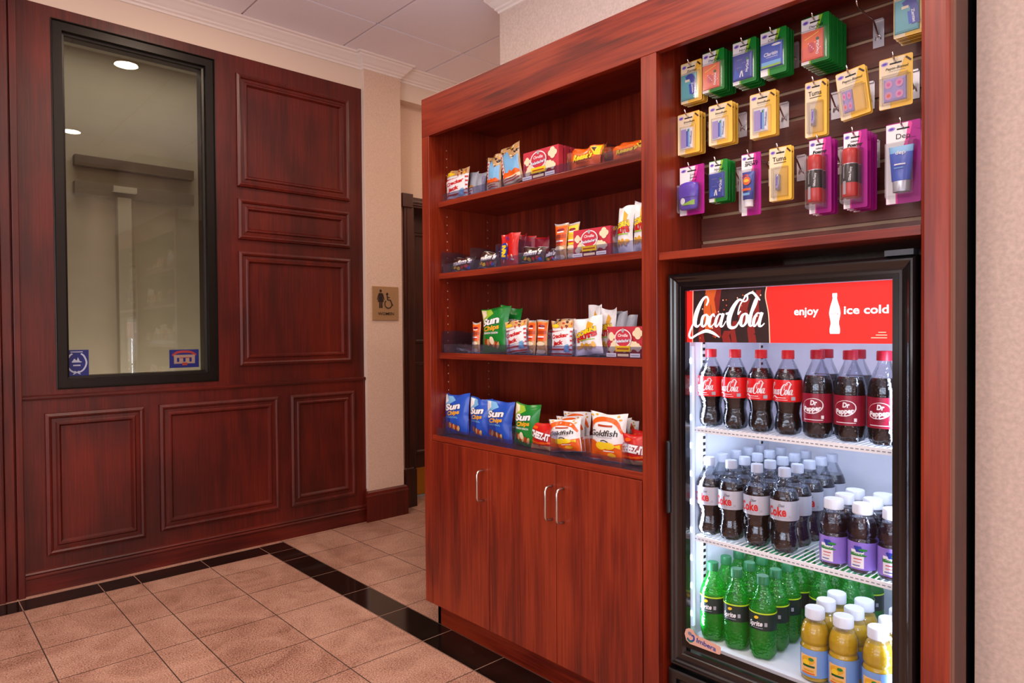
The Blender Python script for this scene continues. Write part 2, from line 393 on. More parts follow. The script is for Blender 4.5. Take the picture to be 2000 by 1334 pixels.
# ---------------------------------------------------------------- ceiling
cm = MB(); gx = [1.998+.595*k for k in range(-9, 5)]; gy = [3.236+.595*k for k in range(-13, 3)]
for a, b in zip(gx, gx[1:]):
    for c, d in zip(gy, gy[1:]): cm.box(a+.006, b-.006, c+.006, d-.006, CEIL-.002, CEIL+.01, 0)
cm.box(-3.4, 4.2, -4.4, 4.5, CEIL+.006, CEIL+.05, 1)
ceil = cm.build('ceiling', [TILEC, GRIDM], kind='structure')

# ---------------------------------------------------------------- panelled wall (left in the picture)
def PW(off=0): return lambda a, b, h: (a, YP+off-h, b)
WX0, WX1, WZ0, WZ1 = .5635, 1.284, .9115, 2.602
pl = MB()
XL = .43; XR = 2.157; ZT = 2.651; ZR = .881
# upper panelling around the window opening, 14 mm behind the wainscot face
for (a, b, c, d) in [(XL, WX0, ZR, ZT), (WX0, WX1, WZ1, ZT), (WX0, WX1, ZR, WZ0), (WX1, XR, ZR, ZT)]:
    pl.box(a, b, YP, YP+.10, c, d, 0)
pl.box(-3.3, XL, YP, YP+.10, 0, ZT, 0)
pl.box(XL, XR, YP-.012, YP+.10, .0, ZR, 0)
wall = pl.build('wall_left', [MAHOG], kind='structure')
PROF = [(0, 0), (.002, .016), (.014, .021), (.022, .017), (.026, .009), (.040, .010), (.046, .016), (.054, .016), (.058, .010), (.063, .002)]
for (a0, a1, b0, b1) in [(1.391, 2.063, 1.952, 2.559), (1.392, 2.063, 1.669, 1.889), (1.392, 2.063, .986, 1.606)]:
    MB().rings(PW(0), (a0, b0, a1, b1), [(i, h) for i, h in PROF], 0).build('raised_panel', [MAHOG], wall)
for (a0, a1, b0, b1) in [(.513, .921, .162, .808), (.986, 1.600, .176, .811), (1.667, 2.074, .176, .813)]:
    MB().rings(PW(-.012), (a0, b0, a1, b1), PROF, 0).build('raised_panel', [MAHOG], wall)
def rail(name, a, b, prof, y, m, parent=None, kind=None, axis='x', ends=True):
    """moulding extruded along x (or y): profile of (out, z)"""
    n = len(prof); mb = MB()
    if axis == 'x': vs = [(x, y-o, z) for x in (a, b) for o, z in prof]
    else: vs = [(y-o, q, z) for q in (a, b) for o, z in prof]
    fs = [(k, k+1, n+k+1, n+k) for k in range(n-1)]
    if ends: fs += [tuple(range(n)), tuple(range(2*n-1, n-1, -1))]
    mb.add(vs, fs, 0); return mb.build(name, [m], parent, kind=kind)
rail('chair_rail', XL, XR+.012, [(-.01, ZR-.012), (.018, ZR-.012), (.022, ZR-.004), (.022, ZR+.004), (.014, ZR+.008), (0, ZR+.010), (-.01, ZR+.01)], YP, MAHOGX, wall)
rail('baseboard_left', XL, XR+.002, [(-.01, 0), (.024, 0), (.024, .072), (.030, .076), (.030, .082), (.022, .088), (.026, .094), (.022, .101), (.012, .106), (-.01, .106)], YP, MAHOGX, None, 'structure')
# fluted casing at the far left
fl = MB(); n = 0
prof = []
xs = [-.05, .0, .05, .10, .15, .20, .25, .30, .345, .375, .395, .405, .418, .430]
hs = [.05, .05, .05, .05, .05, .05, .05, .05, .05, .045, .032, .045, .045, .03]
fl.box(-.5, .36, YP-.05, YP+.05, 0, ZT); fl.box(.362, .398, YP-.042, YP+.05, 0, ZT); fl.box(.398, .404, YP-.030, YP+.05, 0, ZT)
fl.box(.404, .430, YP-.044, YP+.05, 0, ZT); fl.box(.352, .357, YP-.056, YP, 0, ZT)
fl.build('trim_1', [MAHOG], bevel=.003, kind='structure')
# plain strip above the panelling and the wall behind
BX(-3.3, XR+.02, YP+.001, YP+.12, ZT, CEIL).build('wall_left', [PLAIN], kind='structure')
CRP = [(0, 0), (.006, .002), (.008, .012), (.018, .018), (.020, .026), (.030, .034), (.045, .052), (.056, .062), (.058, .070), (.070, .074), (.072, .085), (0, .085)]
def crown(path, name, m=CROWN, z0=2.765):
    """path of (x, y) wall points with mitre directions (mx, my) away from the wall"""
    mb = MB(); n = len(CRP); vs = []; fs = []
    for (x, y, mx, my) in path: vs += [(x+mx*o, y+my*o, z0+z) for o, z in CRP]
    for i in range(len(path)-1):
        for k in range(n-1): fs.append((i*n+k, i*n+k+1, (i+1)*n+k+1, (i+1)*n+k))
    fs += [tuple(range(n)), tuple(range(len(vs)-1, len(vs)-n-1, -1))]
    mb.add(vs, fs); return mb.build(name, [m], kind='structure')
PF = 3.656; XP1 = 2.415
crown([(-3.3, YP, 0, -1), (XR, YP, -1, -1), (XR, PF, -1, -1), (XP1, PF, 1, -1), (XP1, 3.70, 1, -1), (4.0, 3.70, 0, -1)], 'trim_2')
# ---------------------------------------------------------------- window
win = thing('window_1', 'tall dark-framed window in the panelled wall', 'window'); del win['label'], win['category']; win['kind'] = 'structure'
w = MB(); Q = PW(0)
w.rings(lambda a, b, h: (a, YP-h, b), (WX0, WZ0, WX1, WZ1), [(0, -.10), (0, .004), (.004, .006), (.008, -.004), (.044, -.004), (.046, -.030), (.056, -.032), (.058, -.045), (.058, -.10)], 0, cap=False)
w.build('window_frame', [BRONZE], win, kind='structure')
PANE = clear('window_glass', (225, 222, 212), gloss=.03, rough=.0, edge=.3)
BX(WX0+.055, WX1-.055, YP+.040, YP+.044, WZ0+.055, WZ1-.055).build('window_pane', [PANE], win, kind='structure')
SHADE = mat('cream_wall_behind_glass', (172, 166, 152), rough=.9, noise=.05, nscale=9)
# shallow display recess behind the glass with a plain cream back
rb = MB(); rb.box(.2, 1.8, YP+.85, YP+.90, .5, 2.84); rb.box(.15, .2, YP+.1, YP+.9, .5, 2.84); rb.box(1.8, 1.85, YP+.1, YP+.9, .5, 2.84); rb.box(.2, 1.8, YP+.13, YP+.85, .5, .55); rb.box(.2, 1.8, YP+.1, YP+.9, 2.8, 2.84)
rb.build('window_recess', [SHADE], win, kind='structure')
area('recess_fill', (1.0, YP+.42, 2.79), 1.1, 6.5, (1, .93, .86), shape='RECTANGLE', sy=.45)  # unseen fill light added to brighten the back behind the glass
area('recess_floor_fill', (1.0, YP+.42, .57), 1.2, 10, (1, .93, .86), rot=(PI, 0, 0), shape='RECTANGLE', sy=.5)  # second added fill, from below the sill
SH2 = mat('taupe_bulkhead_reflection', (92, 80, 68), rough=.9); SH3 = mat('taupe_lower_reflection', (112, 104, 94), rough=.9); SH4 = mat('pale_column_reflection', (182, 177, 166), rough=.8)
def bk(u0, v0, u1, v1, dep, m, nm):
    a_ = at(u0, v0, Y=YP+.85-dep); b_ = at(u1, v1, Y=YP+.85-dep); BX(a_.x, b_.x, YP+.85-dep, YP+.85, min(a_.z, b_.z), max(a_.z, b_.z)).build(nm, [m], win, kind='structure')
bk(146, 300, 379, 352, .06, SH2, 'bulkhead_reflection'); bk(146, 352, 379, 402, .055, SH3, 'bulkhead_reflection'); bk(230, 385, 262, 735, .06, SH4, 'column_reflection'); bk(222, 362, 268, 378, .09, SH4, 'column_reflection')  # solid boxes stand in for a bulkhead and column reflected in the glass
# stickers on the glass
NAVY = mat('navy_print', (22, 34, 110), rough=.4); SILV = mat('silver_print', (176, 184, 204), rough=.4); REDP = mat('dull_red_print', (150, 50, 46), rough=.5); TANP = mat('tan_print', (150, 128, 112), rough=.5)
def flatY(x0, z0): return lambda x, y, o: (x0+x, YP+.0395-o, z0+y)
a = at(126, 736, Y=YP+.04); b = at(173, 683, Y=YP+.04)
def sticker(name, x0, x1, z0, z1, art, mats, label):
    mb = MB(); mb.box(x0, x1, YP+.0392, YP+.0399, z0, z1, 0); art.apply(mb, flatY((x0+x1)/2, (z0+z1)/2), .0008)
    return tag(mb.build(name, mats), label, 'sticker')
ar = Art(.01); hw, hh = (b.x-a.x)/2, (b.z-a.z)/2
for sgn in (-1, 1):
    ar.stroke([(sgn*.004, -hh*.75), (sgn*hw*.55, -hh*.5), (sgn*hw*.8, 0), (sgn*hw*.62, hh*.5), (sgn*hw*.35, hh*.72)], .007, 1)
    ar.stroke([(sgn*hw*.3, -hh*.85), (-sgn*hw*.2, -hh*.6)], .004, 1)
ar.rect(-hw*.4, hh*.05, hw*.4, hh*.12, 1); ar.poly([(-hw*.4, hh*.1), (-hw*.2, hh*.35), (0, hh*.18), (hw*.1, hh*.45), (hw*.25, hh*.15), (hw*.4, hh*.1)], 1); ar.rect(-hw*.3, -hh*.22, hw*.3, -hh*.12, 1); ar.rect(-hw*.5, hh*.82, hw*.5, hh*.88, 1)
sticker('window_decal', a.x, b.x, a.z, b.z, ar, [NAVY, SILV], 'navy square decal with a pale laurel wreath in the lower left of the glass')
a = at(331, 719, Y=YP+.04); b = at(388, 682, Y=YP+.04); ar = Art(.01); hw, hh = (b.x-a.x)/2, (b.z-a.z)/2
ar.stroke([(-hw*.8, hh*.35), (-hw*.4, hh*.72), (hw*.4, hh*.72), (hw*.8, hh*.35)], .012, 1); ar.rect(-hw*.7, -hh*.55, hw*.72, hh*.42, 2); ar.rect(-hw*.3, hh*.05, hw*.5, hh*.13, 1); ar.rect(-hw*.15, -hh*.75, hw*.2, -hh*.45, 1)
for k in range(3): ar.rect(-hw*.5+k*.03, -hh*.35, -hw*.35+k*.03, hh*.1, 0)
sticker('window_decal', a.x, b.x, a.z, b.z, ar, [NAVY, REDP, TANP], 'blue rectangular decal with a red arch in the lower right of the glass')

# ---------------------------------------------------------------- pilaster, recess wall with the door
BX(XR, XP1, PF, YP+.3, 0, CEIL).build('wall_back', [WALL], kind='structure')
BX(XR-.003, XR+.0004, PF+.0005, YP+.02, .2, 2.765).build('trim_3', [mat('pale_corner_bead', (226, 206, 194), rough=.6)], kind='structure')
BX(XP1, 4.1, 3.70, 4.3, 2.656, CEIL).build('wall_back', [PLAIN], kind='structure')
wb = MB(); WC = 3.785; DX0, DX1, DZ = 2.585, 3.42, 2.0
wb.box(XP1, DX0, WC, 4.3, 0, 2.656); wb.box(DX1, 4.1, WC, 4.3, 0, 2.656); wb.box(DX0, DX1, WC, 4.3, DZ, 2.656)
wb.build('wall_back', [WALL], kind='structure')
pb = MB(); BP = [(0, 0), (.020, 0), (.020, .150), (.024, .158), (.020, .165), (.016, .178), (.008, .187), (0, .187)]
nb = len(BP); vs = []
for (x, y, mx, my) in [(XR, YP-.02, -1, -1), (XR, PF, -1, -1), (XP1, PF, 1, -1), (XP1, WC, 1, -1)]: vs += [(x+mx*o, y+my*o, z) for o, z in BP]
pb.add(vs, [(i*nb+k, i*nb+k+1, (i+1)*nb+k+1, (i+1)*nb+k) for i in range(3) for k in range(nb-1)]+[tuple(range(nb)), tuple(range(4*nb-1, 3*nb-1, -1))])
pb.build('baseboard_back', [MAHOG], kind='structure')
# door casing
dc = thing('door_1', 'x', 'door'); del dc['label'], dc['category']; dc['kind'] = 'structure'
cs = MB(); CF = 3.762
cs.box(DX0-.075, DX0-.002, CF+.004, WC, .262, 2.01); cs.box(DX0-.055, DX0-.040, CF, CF+.01, .262, 2.0); cs.box(DX0-.002, DX0+.006, CF+.01, 3.99, 0, DZ)
cs.box(DX0-.09, DX1+.09, CF+.004, WC, 2.005, 2.058); cs.box(DX0-.088, DX1, CF-.002, CF+.006, 2.02, 2.034)
cs.box(DX0, DX1, CF+.01, 3.99, DZ-.008, DZ+.002); cs.box(DX1+.002, DX1+.075, CF+.004, WC, 0, 2.01)
cs.build('door_casing', [DARKDOOR], dc, bevel=.002, kind='structure')
BX(DX0-.095, DX0-.012, CF-.012, WC, 1.985, 2.075).build('corner_block', [DARKDOOR], dc, bevel=.003, kind='structure')
BX(DX0-.088, DX0+.002, CF-.008, WC, 0, .25).build('plinth_block', [DARKDOOR], dc, bevel=.004, kind='structure')
dl = MB(); DY = 3.965
dl.box(DX0+.006, DX1, DY, DY+.04, .012, DZ-.01)
for (b0, b1) in [(.30, .95), (1.08, 1.86)]:
    dl.rings(lambda a, b, h: (a, DY-h, b), (DX0+.12, b0, DX1-.12, b1), [(0, 0), (.006, .008), (.02, .008), (.03, 0), (.05, -.0005)], 0)
leaf = dl.build('door_leaf', [DARKDOOR], dc, kind='structure')
BX(DX0+.012, DX1-.01, DY-.003, DY, .015, .205).build('kick_plate', [BRASS], leaf, bevel=.001, kind='structure')
# WOMEN sign
SX0, SX1, SZ0, SZ1 = 2.195, 2.382, 1.237, 1.448
sg = MB(); sg.box(SX0, SX1, PF-.008, PF, SZ0, SZ1, 0)
sign = tag(sg.build('restroom_sign', [mat('bronze_sign_plate', (176, 138, 98), rough=.35, metal=.25)], bevel=.002), 'small square tan restroom sign reading WOMEN on the pale wall beside the door', 'sign')
INK = mat('brown_black_ink', (40, 22, 18), rough=.6)
ar = Art(.01); S0 = lambda x, y, o: ((SX0+SX1)/2+x, PF-.0078-o, (SZ0+SZ1)/2+y)
def woman(x, y, s):
    ar.ell(x, y+.052*s, .009*s, .010*s, 0)
    ar.poly([(x-.014*s, y+.038*s), (x+.014*s, y+.038*s), (x+.022*s, y-.022*s), (x-.022*s, y-.022*s)], 0)
    for q in (-1, 1):
        ar.stroke([(x+q*.014*s, y+.034*s), (x+q*.022*s, y+.01*s), (x+q*.026*s, y-.008*s)], .006*s, 0, smooth=0)
        ar.rect(x+q*.007*s-.005*s, y-.062*s, x+q*.007*s+.005*s, y-.02*s, 0)
woman(-.036, .028, .93)
ar.ell(.010, .058, .008, .008, 0); ar.stroke([(.010, .048), (.013, .022), (.034, .020), (.046, -.010), (.052, -.012)], .008, 0, smooth=0); ar.stroke([(.011, .038), (.03, .036)], .005, 0, smooth=0)
ar.stroke([(.018+.026*math.cos(t), -.004+.026*math.sin(t)) for t in [2.3+k*.42 for k in range(11)]], .006, 0)
ar.text('WOMEN', 0, -.064, .018, 0, w=.115, bold=.01)
sm = MB(); ar.apply(sm, S0, .001); sm.build('sign_lettering', [INK], sign)

# ---------------------------------------------------------------- walls behind and right of the built-in
UX, UY = 2.30, 2.573
ww = MB(); ww.box(UX, 4.1, .401, UY, 0, CEIL); ww.build('wall_right', [WALLR], kind='structure')
BX(1.722, UX, -4.2, .398, 0, CEIL).build('wall_right', [WALLR], kind='structure')
crown([(4.0, UY, 0, 1), (UX, UY, -1, 1), (UX, .47, -1, 0)], 'trim_4')
sw = MB(); sw.box(-3.4, -3.3, -4.2, -2.3, 0, CEIL); sw.box(-3.4, -3.3, 1.9, YP+.1, 0, CEIL); sw.box(-3.4, -3.3, -2.3, 1.9, 0, .55); sw.box(-3.4, -3.3, -2.3, 1.9, 2.55, CEIL)
sw.build('wall_side', [WALL], kind='structure')
sf = MB(); sf.box(-3.36, -3.32, -2.3, 1.9, .55, .60); sf.box(-3.36, -3.32, -2.3, 1.9, 2.50, 2.55)
for k in range(5): sf.box(-3.36, -3.32, -2.3+1.0375*k-(.05 if k == 4 else 0), -2.25+1.0375*k-(.05 if k == 4 else 0), .60, 2.50)
w2 = thing('window_2', 'x', 'x'); del w2['label'], w2['category']; w2['kind'] = 'structure'
sf.build('window_frame', [BRONZE], w2, kind='structure')
BX(-3.40, -3.39, -2.3, 1.9, .55, 2.55).build('window_pane', [mat('daylit_glass', (226, 232, 244), emit=1.6)], w2, kind='structure')
BX(-3.4, 4.1, -4.3, -4.2, 0, CEIL).build('wall_front', [WALL], kind='structure')
BX(4.1, 4.2, UY, 4.4, 0, CEIL).build('wall_end', [WALL], kind='structure')
# bulkhead beam across the lobby behind the viewpoint (seen only in the window's reflection)
BX(-3.3, 1.72, -.60, -.28, 2.60, CEIL-.002).build('trim_5', [PLAIN], kind='structure')
for (x, y) in DOWNLIGHTS_AND_FILL:
    t = thing('downlight_and_fill_fitting', 'round recessed downlight in the lobby ceiling, most of the set added as fill', 'ceiling light', (x, y, CEIL-.006), group='recessed downlights and added fill')
    MB().lathe([(.055, .0), (.058, -.004), (.075, -.006), (.082, -.001), (.082, .004)], 32, caps=False).build('trim_ring', [CROWN], t)
    MB().lathe([(.0001, -.001), (.055, -.001)], 32, caps=False).build('lamp_lens', [mat('lit_lens', (255, 224, 180), emit=40)], t)
for (x, y) in FILL_PANELS:
    t = thing('ceiling_fill_panel', 'unseen rectangular fill panel added in the lobby ceiling', 'ceiling light', (x, y, CEIL-.006), group='added ceiling fill panels')
    mb = MB(); mb.rings(lambda a, b, h: (a, b, -h), (-.30, -.60, .30, .60), [(0, 0), (0, .006), (.02, .006), (.022, .002)], 0, cap=False); mb.build('frame', [CROWN], t)
    BX(-.28, .28, -.58, .58, -.003, .0).build('ceiling_fill_diffuser', [mat('fill_panel_diffuser', (255, 236, 220), emit=1.5)], t)
# ---------------------------------------------------------------- built-in display cabinet
YA, YL, YB, YC, YE, YR = 2.1916, 2.145, 1.1448, 1.0936, .4536, .401
cab = thing('display_cabinet', 'large cherry wood built-in cabinet with shelves, cupboard doors and a cooler bay', 'cabinet', (0, 0, 0))
BX(XC, XC+.02, YR, YA, 1.9173, 2.0672).build('header_board', [CHERRYY], cab, bevel=.0015)
for (y0, y1) in [(YL, YA), (YB, YC) if YB < YC else (YC, YB), (YR, YE)]:
    BX(XC, XC+.022, y0, y1, .105, 1.9173).build('stile', [CHERRY], cab, bevel=.0015 if y0 != YR else .008)
def side(y0, y1, x1): return BX(XC+.022, x1, y0, y1, .105, 1.975)
sp = side(YL, YA-.001, 2.29).build('side_panel', [CHERRY], cab)
ph = None
for x in (1.63, 1.84):
    for k in range(31):
        z = .90+.0325*k
        if any(abs(z-q) < .018 for q in (1.657, 1.379, 1.07)): continue
        if ph is None:
            m = MB(); m.add([(.0028*math.cos(t), 0, .0028*math.sin(t)) for t in [2*PI*j/8 for j in range(8)]], [tuple(range(8))])
            ph = m.build('pin_hole', [mat('pale_pin_hole', (196, 160, 138), rough=.6)], sp, loc=(x, YL-.0006, z))
        else:
            c = ph.copy(); C.objects.link(c); c.parent = sp; c.location = (x, YL-.0006, z)
side(YC, YB, 2.28).build('side_panel', [CHERRY], cab)
BX(1.672, 2.28, YR+.014, YE, .105, 1.975).build('side_panel', [BLACKM], cab)  # black strip paints the deep shade where the side meets the wall
BX(XC+.043, 1.672, YR+.001, YE, .0, 2.066).build('side_panel', [wood('shaded_side_veneer', (34, 6, 3), (52, 10, 4), (74, 18, 8), 'Z', rough=.5, coat=.05)], cab)  # side coloured darker than the front to paint the shade on it
BX(XC+.020, XC+.043, YR+.0003, YE, .0, 2.066).build('edge_highlight', [mat('tan_edge_highlight', (122, 78, 60), rough=.45)], cab, bevel=.002)  # tan strip paints the highlight along the rounded front edge
BX(1.90, 1.912, YB, YL, .105, 1.975).build('back_panel', [CHERRY], cab)
BX(XC+.02, 2.28, YR+.002, YA-.002, 1.975, 2.0).build('top_panel', [CHERRYY], cab)
for (zt, zb) in [(1.667, 1.647), (1.390, 1.368), (1.081, 1.058)]:
    BX(1.587, 1.90, YB+.0005, YL-.0005, zb, zt).build('shelf', [CHERRYY], cab, bevel=.001)
BX(XC+.004, 1.90, YB+.0005, YL-.0005, .7425, .764).build('counter_shelf', [CHERRYY], cab, bevel=.001)
BX(XC+.03, 1.90, YB+.001, YL-.001, .105, .13).build('base_floor', [CHERRYY], cab)
BX(1.602, 1.62, YC, YA-.004, 0, .105).build('toe_kick', [CHERRYY], cab)
BX(1.602, 2.28, YA-.022, YA-.004, 0, .105).build('toe_kick', [CHERRYY], cab)
YD = [2.1364+.006, 1.8043, 1.4782, 1.1448+.001]
for k in range(3):
    d = BX(XC-.002, XC+.017, YD[k+1]+.0012, YD[k]-.0012, .107, .741).build('cabinet_door', [CHERRY], cab, bevel=.0015)
    y = [1.829, 1.4935, 1.4435][k]
    h = MB(); x0, x1, z0, z1, r = XC-.002, XC-.034, .566, .672, .012
    pts = [(x0, y, z1), (x1+r, y, z1), (x1+r*.3, y, z1-r*.3), (x1, y, z1-r), (x1, y, z0+r), (x1+r*.3, y, z0+r*.3), (x1+r, y, z0), (x0, y, z0)]
    h.tube(pts, .0042, 10); h.build('pull_handle', [STEEL], d)
# cooler bay: cross shelf and slatwall
BX(XC+.008, 1.80, YE+.0005, YC-.0005, 1.3535, 1.374).build('cross_shelf', [CHERRYY], cab, bevel=.001)
XS = 1.765; ZG = [1.4185+.0742*k for k in range(8)]
sl = MB(); zz = 1.374
for z in ZG: sl.box(XS, XS+.012, YE+.001, YC-.001, zz, z-.0045); zz = z+.0045
sl.box(XS, XS+.012, YE+.001, YC-.001, zz, 1.975)
SLATM = wood('slatwall_laminate', (66, 24, 18), (92, 40, 30), (112, 56, 42), 'Y', rough=.35, coat=.25)
slat = sl.build('slatwall_panel', [SLATM], cab, bevel=.001)
si = MB(); si.box(XS+.009, XS+.02, YE+.001, YC-.001, 1.37, 1.975)
si.build('slot_insert', [TAN], slat)
BX(XS+.02, XS+.03, YE, YC, .105, 1.975).build('back_panel', [BLACKM], cab) if False else None

# ---------------------------------------------------------------- glass-door cooler
clr = thing('drinks_cooler', 'black glass-door drinks cooler with a lit red header inside the cabinet bay', 'cooler', (0, 0, 0))
CY0, CY1, CZ0, CZ1 = .469, 1.083, .240, 1.317; CX = 1.575
bd = MB()  # black shell
bd.box(1.628, 2.22, .476, .492, .02, 1.30); bd.box(1.628, 2.22, 1.066, 1.080, .02, 1.30)
bd.box(1.628, 2.22, .492, 1.066, 1.285, 1.30); bd.box(2.20, 2.22, .492, 1.066, .02, 1.285); bd.box(1.628, 2.20, .492, 1.066, .02, .24)
bd.build('cooler_shell', [BLACK], clr)
LINER = mat('white_liner', (224, 229, 241), rough=.5, noise=.05, nscale=14, bump=.4)
li = MB(); li.box(1.63, 2.12, .492, .503, .24, 1.285); li.box(1.63, 2.12, 1.055, 1.066, .24, 1.285); li.box(2.10, 2.12, .503, 1.055, .24, 1.285)
li.box(1.63, 2.10, .503, 1.055, 1.275, 1.285); li.box(1.63, 2.10, .503, 1.055, .24, .303)
li.build('liner', [LINER], clr)
sr = MB()   # slotted shelf uprights on the liner
for x in (1.70, 2.04):
    sr.box(x, x+.018, 1.051, 1.055, .31, 1.24)
    z = .33
    while z < 1.22: sr.box(x+.004, x+.014, 1.0495, 1.0512, z, z+.008, 1); z += .018
sr.build('shelf_upright', [WHITE, BLACKM], clr)
GX = 1.586
door = MB()
PD = lambda a, b, h: (CX+.018-h, a, b)
door.rings(PD, (CY0, CZ0, CY1, CZ1), [(0, -.024), (0, .004), (.0008, .010), (.003, .0145), (.007, .0172), (.011, .0172), (.015, .0150), (.019, .0115), (.024, .0088), (.030, .0078), (.036, .0078), (.0385, .006), (.040, .0035), (.0475, .002), (.0475, -.020)], 0, cap=False)
BLK2 = mat('gloss_black_frame', (14, 14, 17), rough=.2, coat=.6)
dr = door.build('cooler_door', [BLK2], clr)
gl = MB(); gl.rings(lambda a, b, h: (GX-h, a, b), (.500, .300, 1.052, 1.290), [(0, 0), (.018, 0)], 1, cap=True, capmi=0)
gl.build('door_glass', [clear('cooler_glass', (250, 252, 255), gloss=.012, rough=.0, edge=.35), mat('black_glass_border', (12, 12, 14), rough=.15)], dr)
# handle recessed in the frame
MB().box(CX-.012, CX+.004, 1.070, 1.081, .66, .86).build('door_handle', [BLACK], dr, bevel=.004)
MB().box(CX-.004, CX+.03, CY0+.004, CY0+.06, CZ1, CZ1+.012).build('door_hinge', [mat('hinge_grey', (60, 66, 74), rough=.4)], dr)
# header sign behind the glass
RED = mat('sign_red', (228, 30, 20), rough=.5, emit=.7); SWH = mat('sign_white', (255, 246, 246), rough=.5, emit=1.0)
DK = mat('sign_dark_cola', (34, 10, 8), rough=.5, emit=.5); AMB = mat('sign_amber', (190, 80, 24), rough=.5, emit=.6); DKR = mat('sign_deep_red', (120, 22, 14), rough=.5, emit=.6); PALE = mat('sign_pale_line', (236, 190, 160), rough=.5, emit=.6)
HY1, HY0, HZ0, HZ1 = 1.036, .520, 1.1295, 1.268
hd = MB(); hd.box(1.600, 1.612, HY0, HY1, HZ0, HZ1, 0)
ah = Art(.03); SH = lambda x, y, o: (1.600-o, HY1-x, HZ0+y); W, H = HY1-HY0, HZ1-HZ0
ah.poly([(.020, 0), (.022, H), (.228, H), (.224, H*.8), (.233, H*.5), (.236, 0)], 2)
for (x, wd_, m, y0_, y1_) in [(.046, .014, 4, 0, .35), (.066, .020, 3, .25, 1), (.090, .022, 4, .1, 1), (.082, .010, 3, .55, 1), (.140, .012, 4, .0, .4), (.168, .026, 4, .35, .8), (.190, .018, 4, 0, .5), (.205, .012, 4, .3, .95), (.120, .02, 4, 0, .22)]:
    ah.poly([(x-wd_/2, H*y0_), (x-wd_/2-.004, H*(y0_*.5+y1_*.5)), (x-wd_/2+.003, H*y1_), (x+wd_/2+.004, H*y1_), (x+wd_/2-.003, H*(y0_*.4+y1_*.6)), (x+wd_/2+.003, H*y0_)], m)
rnd = random.Random(3)
for k in range(26): ah.ell(.03+.19*rnd.random(), .01+.12*rnd.random(), .0018, .0022, rnd.choice([2, 3, 5]), n=6, same=k > 0)
ah.stroke([(.229, H), (.226, H*.82), (.234, H*.5), (.237, 0)], .0025, 5); ah.stroke([(.019, 0), (.021, H)], .002, 5)
script(ah, .121, .068, .212, 1, k=1.15, ky=.084)
ah.rect(.236, 0, W, H, 0) if False else None
ah.text('enjoy', .327, .076, .0185, 1, w=.058, bold=.022)
ah.text('ice cold', .460, .076, .0185, 1, w=.094, bold=.022)
bx = .393; by = .022; bh = .093
half = [(0.0115, 0), (.0135, .05), (.0125, .22), (.0105, .30), (.0125, .42), (.0135, .50), (.012, .60), (.007, .78), (.0048, .88), (.0056, .93), (.0056, 1)]
ah.cell = .006
half = catmull([(.0098, 0), (.0112, .03), (.0112, .14), (.0092, .25), (.0100, .34), (.0122, .46), (.0124, .54), (.0104, .66), (.0070, .78), (.0046, .88), (.0042, .93), (.0052, .935), (.0052, .99), (.0045, 1)], 3); ah.poly([(bx+r, by+t*bh) for r, t in half]+[(bx-r, by+t*bh) for r, t in reversed(half)], 1)
script(ah, bx, by+.5*bh, .020, 6, ky=.010)
ah.rect(W-.045, .012, W-.012, .014, 5); ah.rect(W-.035, .018, W-.012, .020, 5); ah.rect(W-.030, .024, W-.014, .026, 5)
ah.apply(hd, SH, .0004, .00012, smooth=False)
hdr = hd.build('header_sign', [RED, SWH, DK, AMB, DKR, PALE, mat('sign_grey', (170, 120, 120), emit=.4)], clr)
# brand tag on the lower left of the glass
tg = MB(); aa = Art(.006)
TGW = .104; ang = -.10
outl = [(-.012, -.016), (.0, -.021), (TGW-.018, -.0115), (TGW-.014, -.009), (TGW-.014, .009), (TGW-.018, .0115), (.014, .012), (.006, .020), (-.006, .021), (-.016, .014), (-.019, 0)]
STK = mat('tag_peach', (214, 168, 150), rough=.4); NB = mat('tag_blue', (38, 66, 150), rough=.4); GRN = mat('tag_green', (40, 120, 90), rough=.4)
aa.poly(outl, 0); aa.stroke([(-.010, -.008), (0, -.013), (.010, -.006), (.009, .004), (.002, .004)], .005, 1); aa.stroke([(-.010, -.010), (-.002, -.015), (.008, -.011)], .004, 2)
aa.ell(-.003, .007, .006, .005, 3); aa.text('Imbera', .048, -.001, .013, 1, w=.058, bold=.018)
c0 = at(1349, 1243, X=1.581)
aa.apply(tg, lambda x, y, o: (1.581-o, c0.y-(x*math.cos(ang)-y*math.sin(ang)), c0.z+x*math.sin(ang)+y*math.cos(ang)), 0, .0002, smooth=False)
tg.build('maker_tag', [STK, NB, GRN, mat('tag_grey', (120, 120, 140))], dr)
# wire shelves with front rails
def wire_shelf(zt):
    m = MB(); m.box(1.638, 1.644, .505, 1.052, zt-.014, zt, 0); m.box(1.644, 2.06, .505, .510, zt-.010, zt-.004, 0); m.box(1.644, 2.06, 1.047, 1.052, zt-.010, zt-.004, 0); m.box(2.05, 2.056, .51, 1.047, zt-.010, zt-.003, 0)
    y = .520
    while y < 1.045: m.tube([(1.644, y, zt-.002), (2.052, y, zt-.002)], .0016, 6); y += .0135
    s = m.build('wire_shelf', [WHITE], clr)
    t = MB(); q = .514
    while q < 1.04: t.box(1.6372, 1.638, q, q+.007, zt-.0085, zt-.0065, 0); q += .0115
    t.build('price_rail', [mat('rail_grey', (120, 124, 134), rough=.5)], s)
for zt in (.894, .593): wire_shelf(zt)
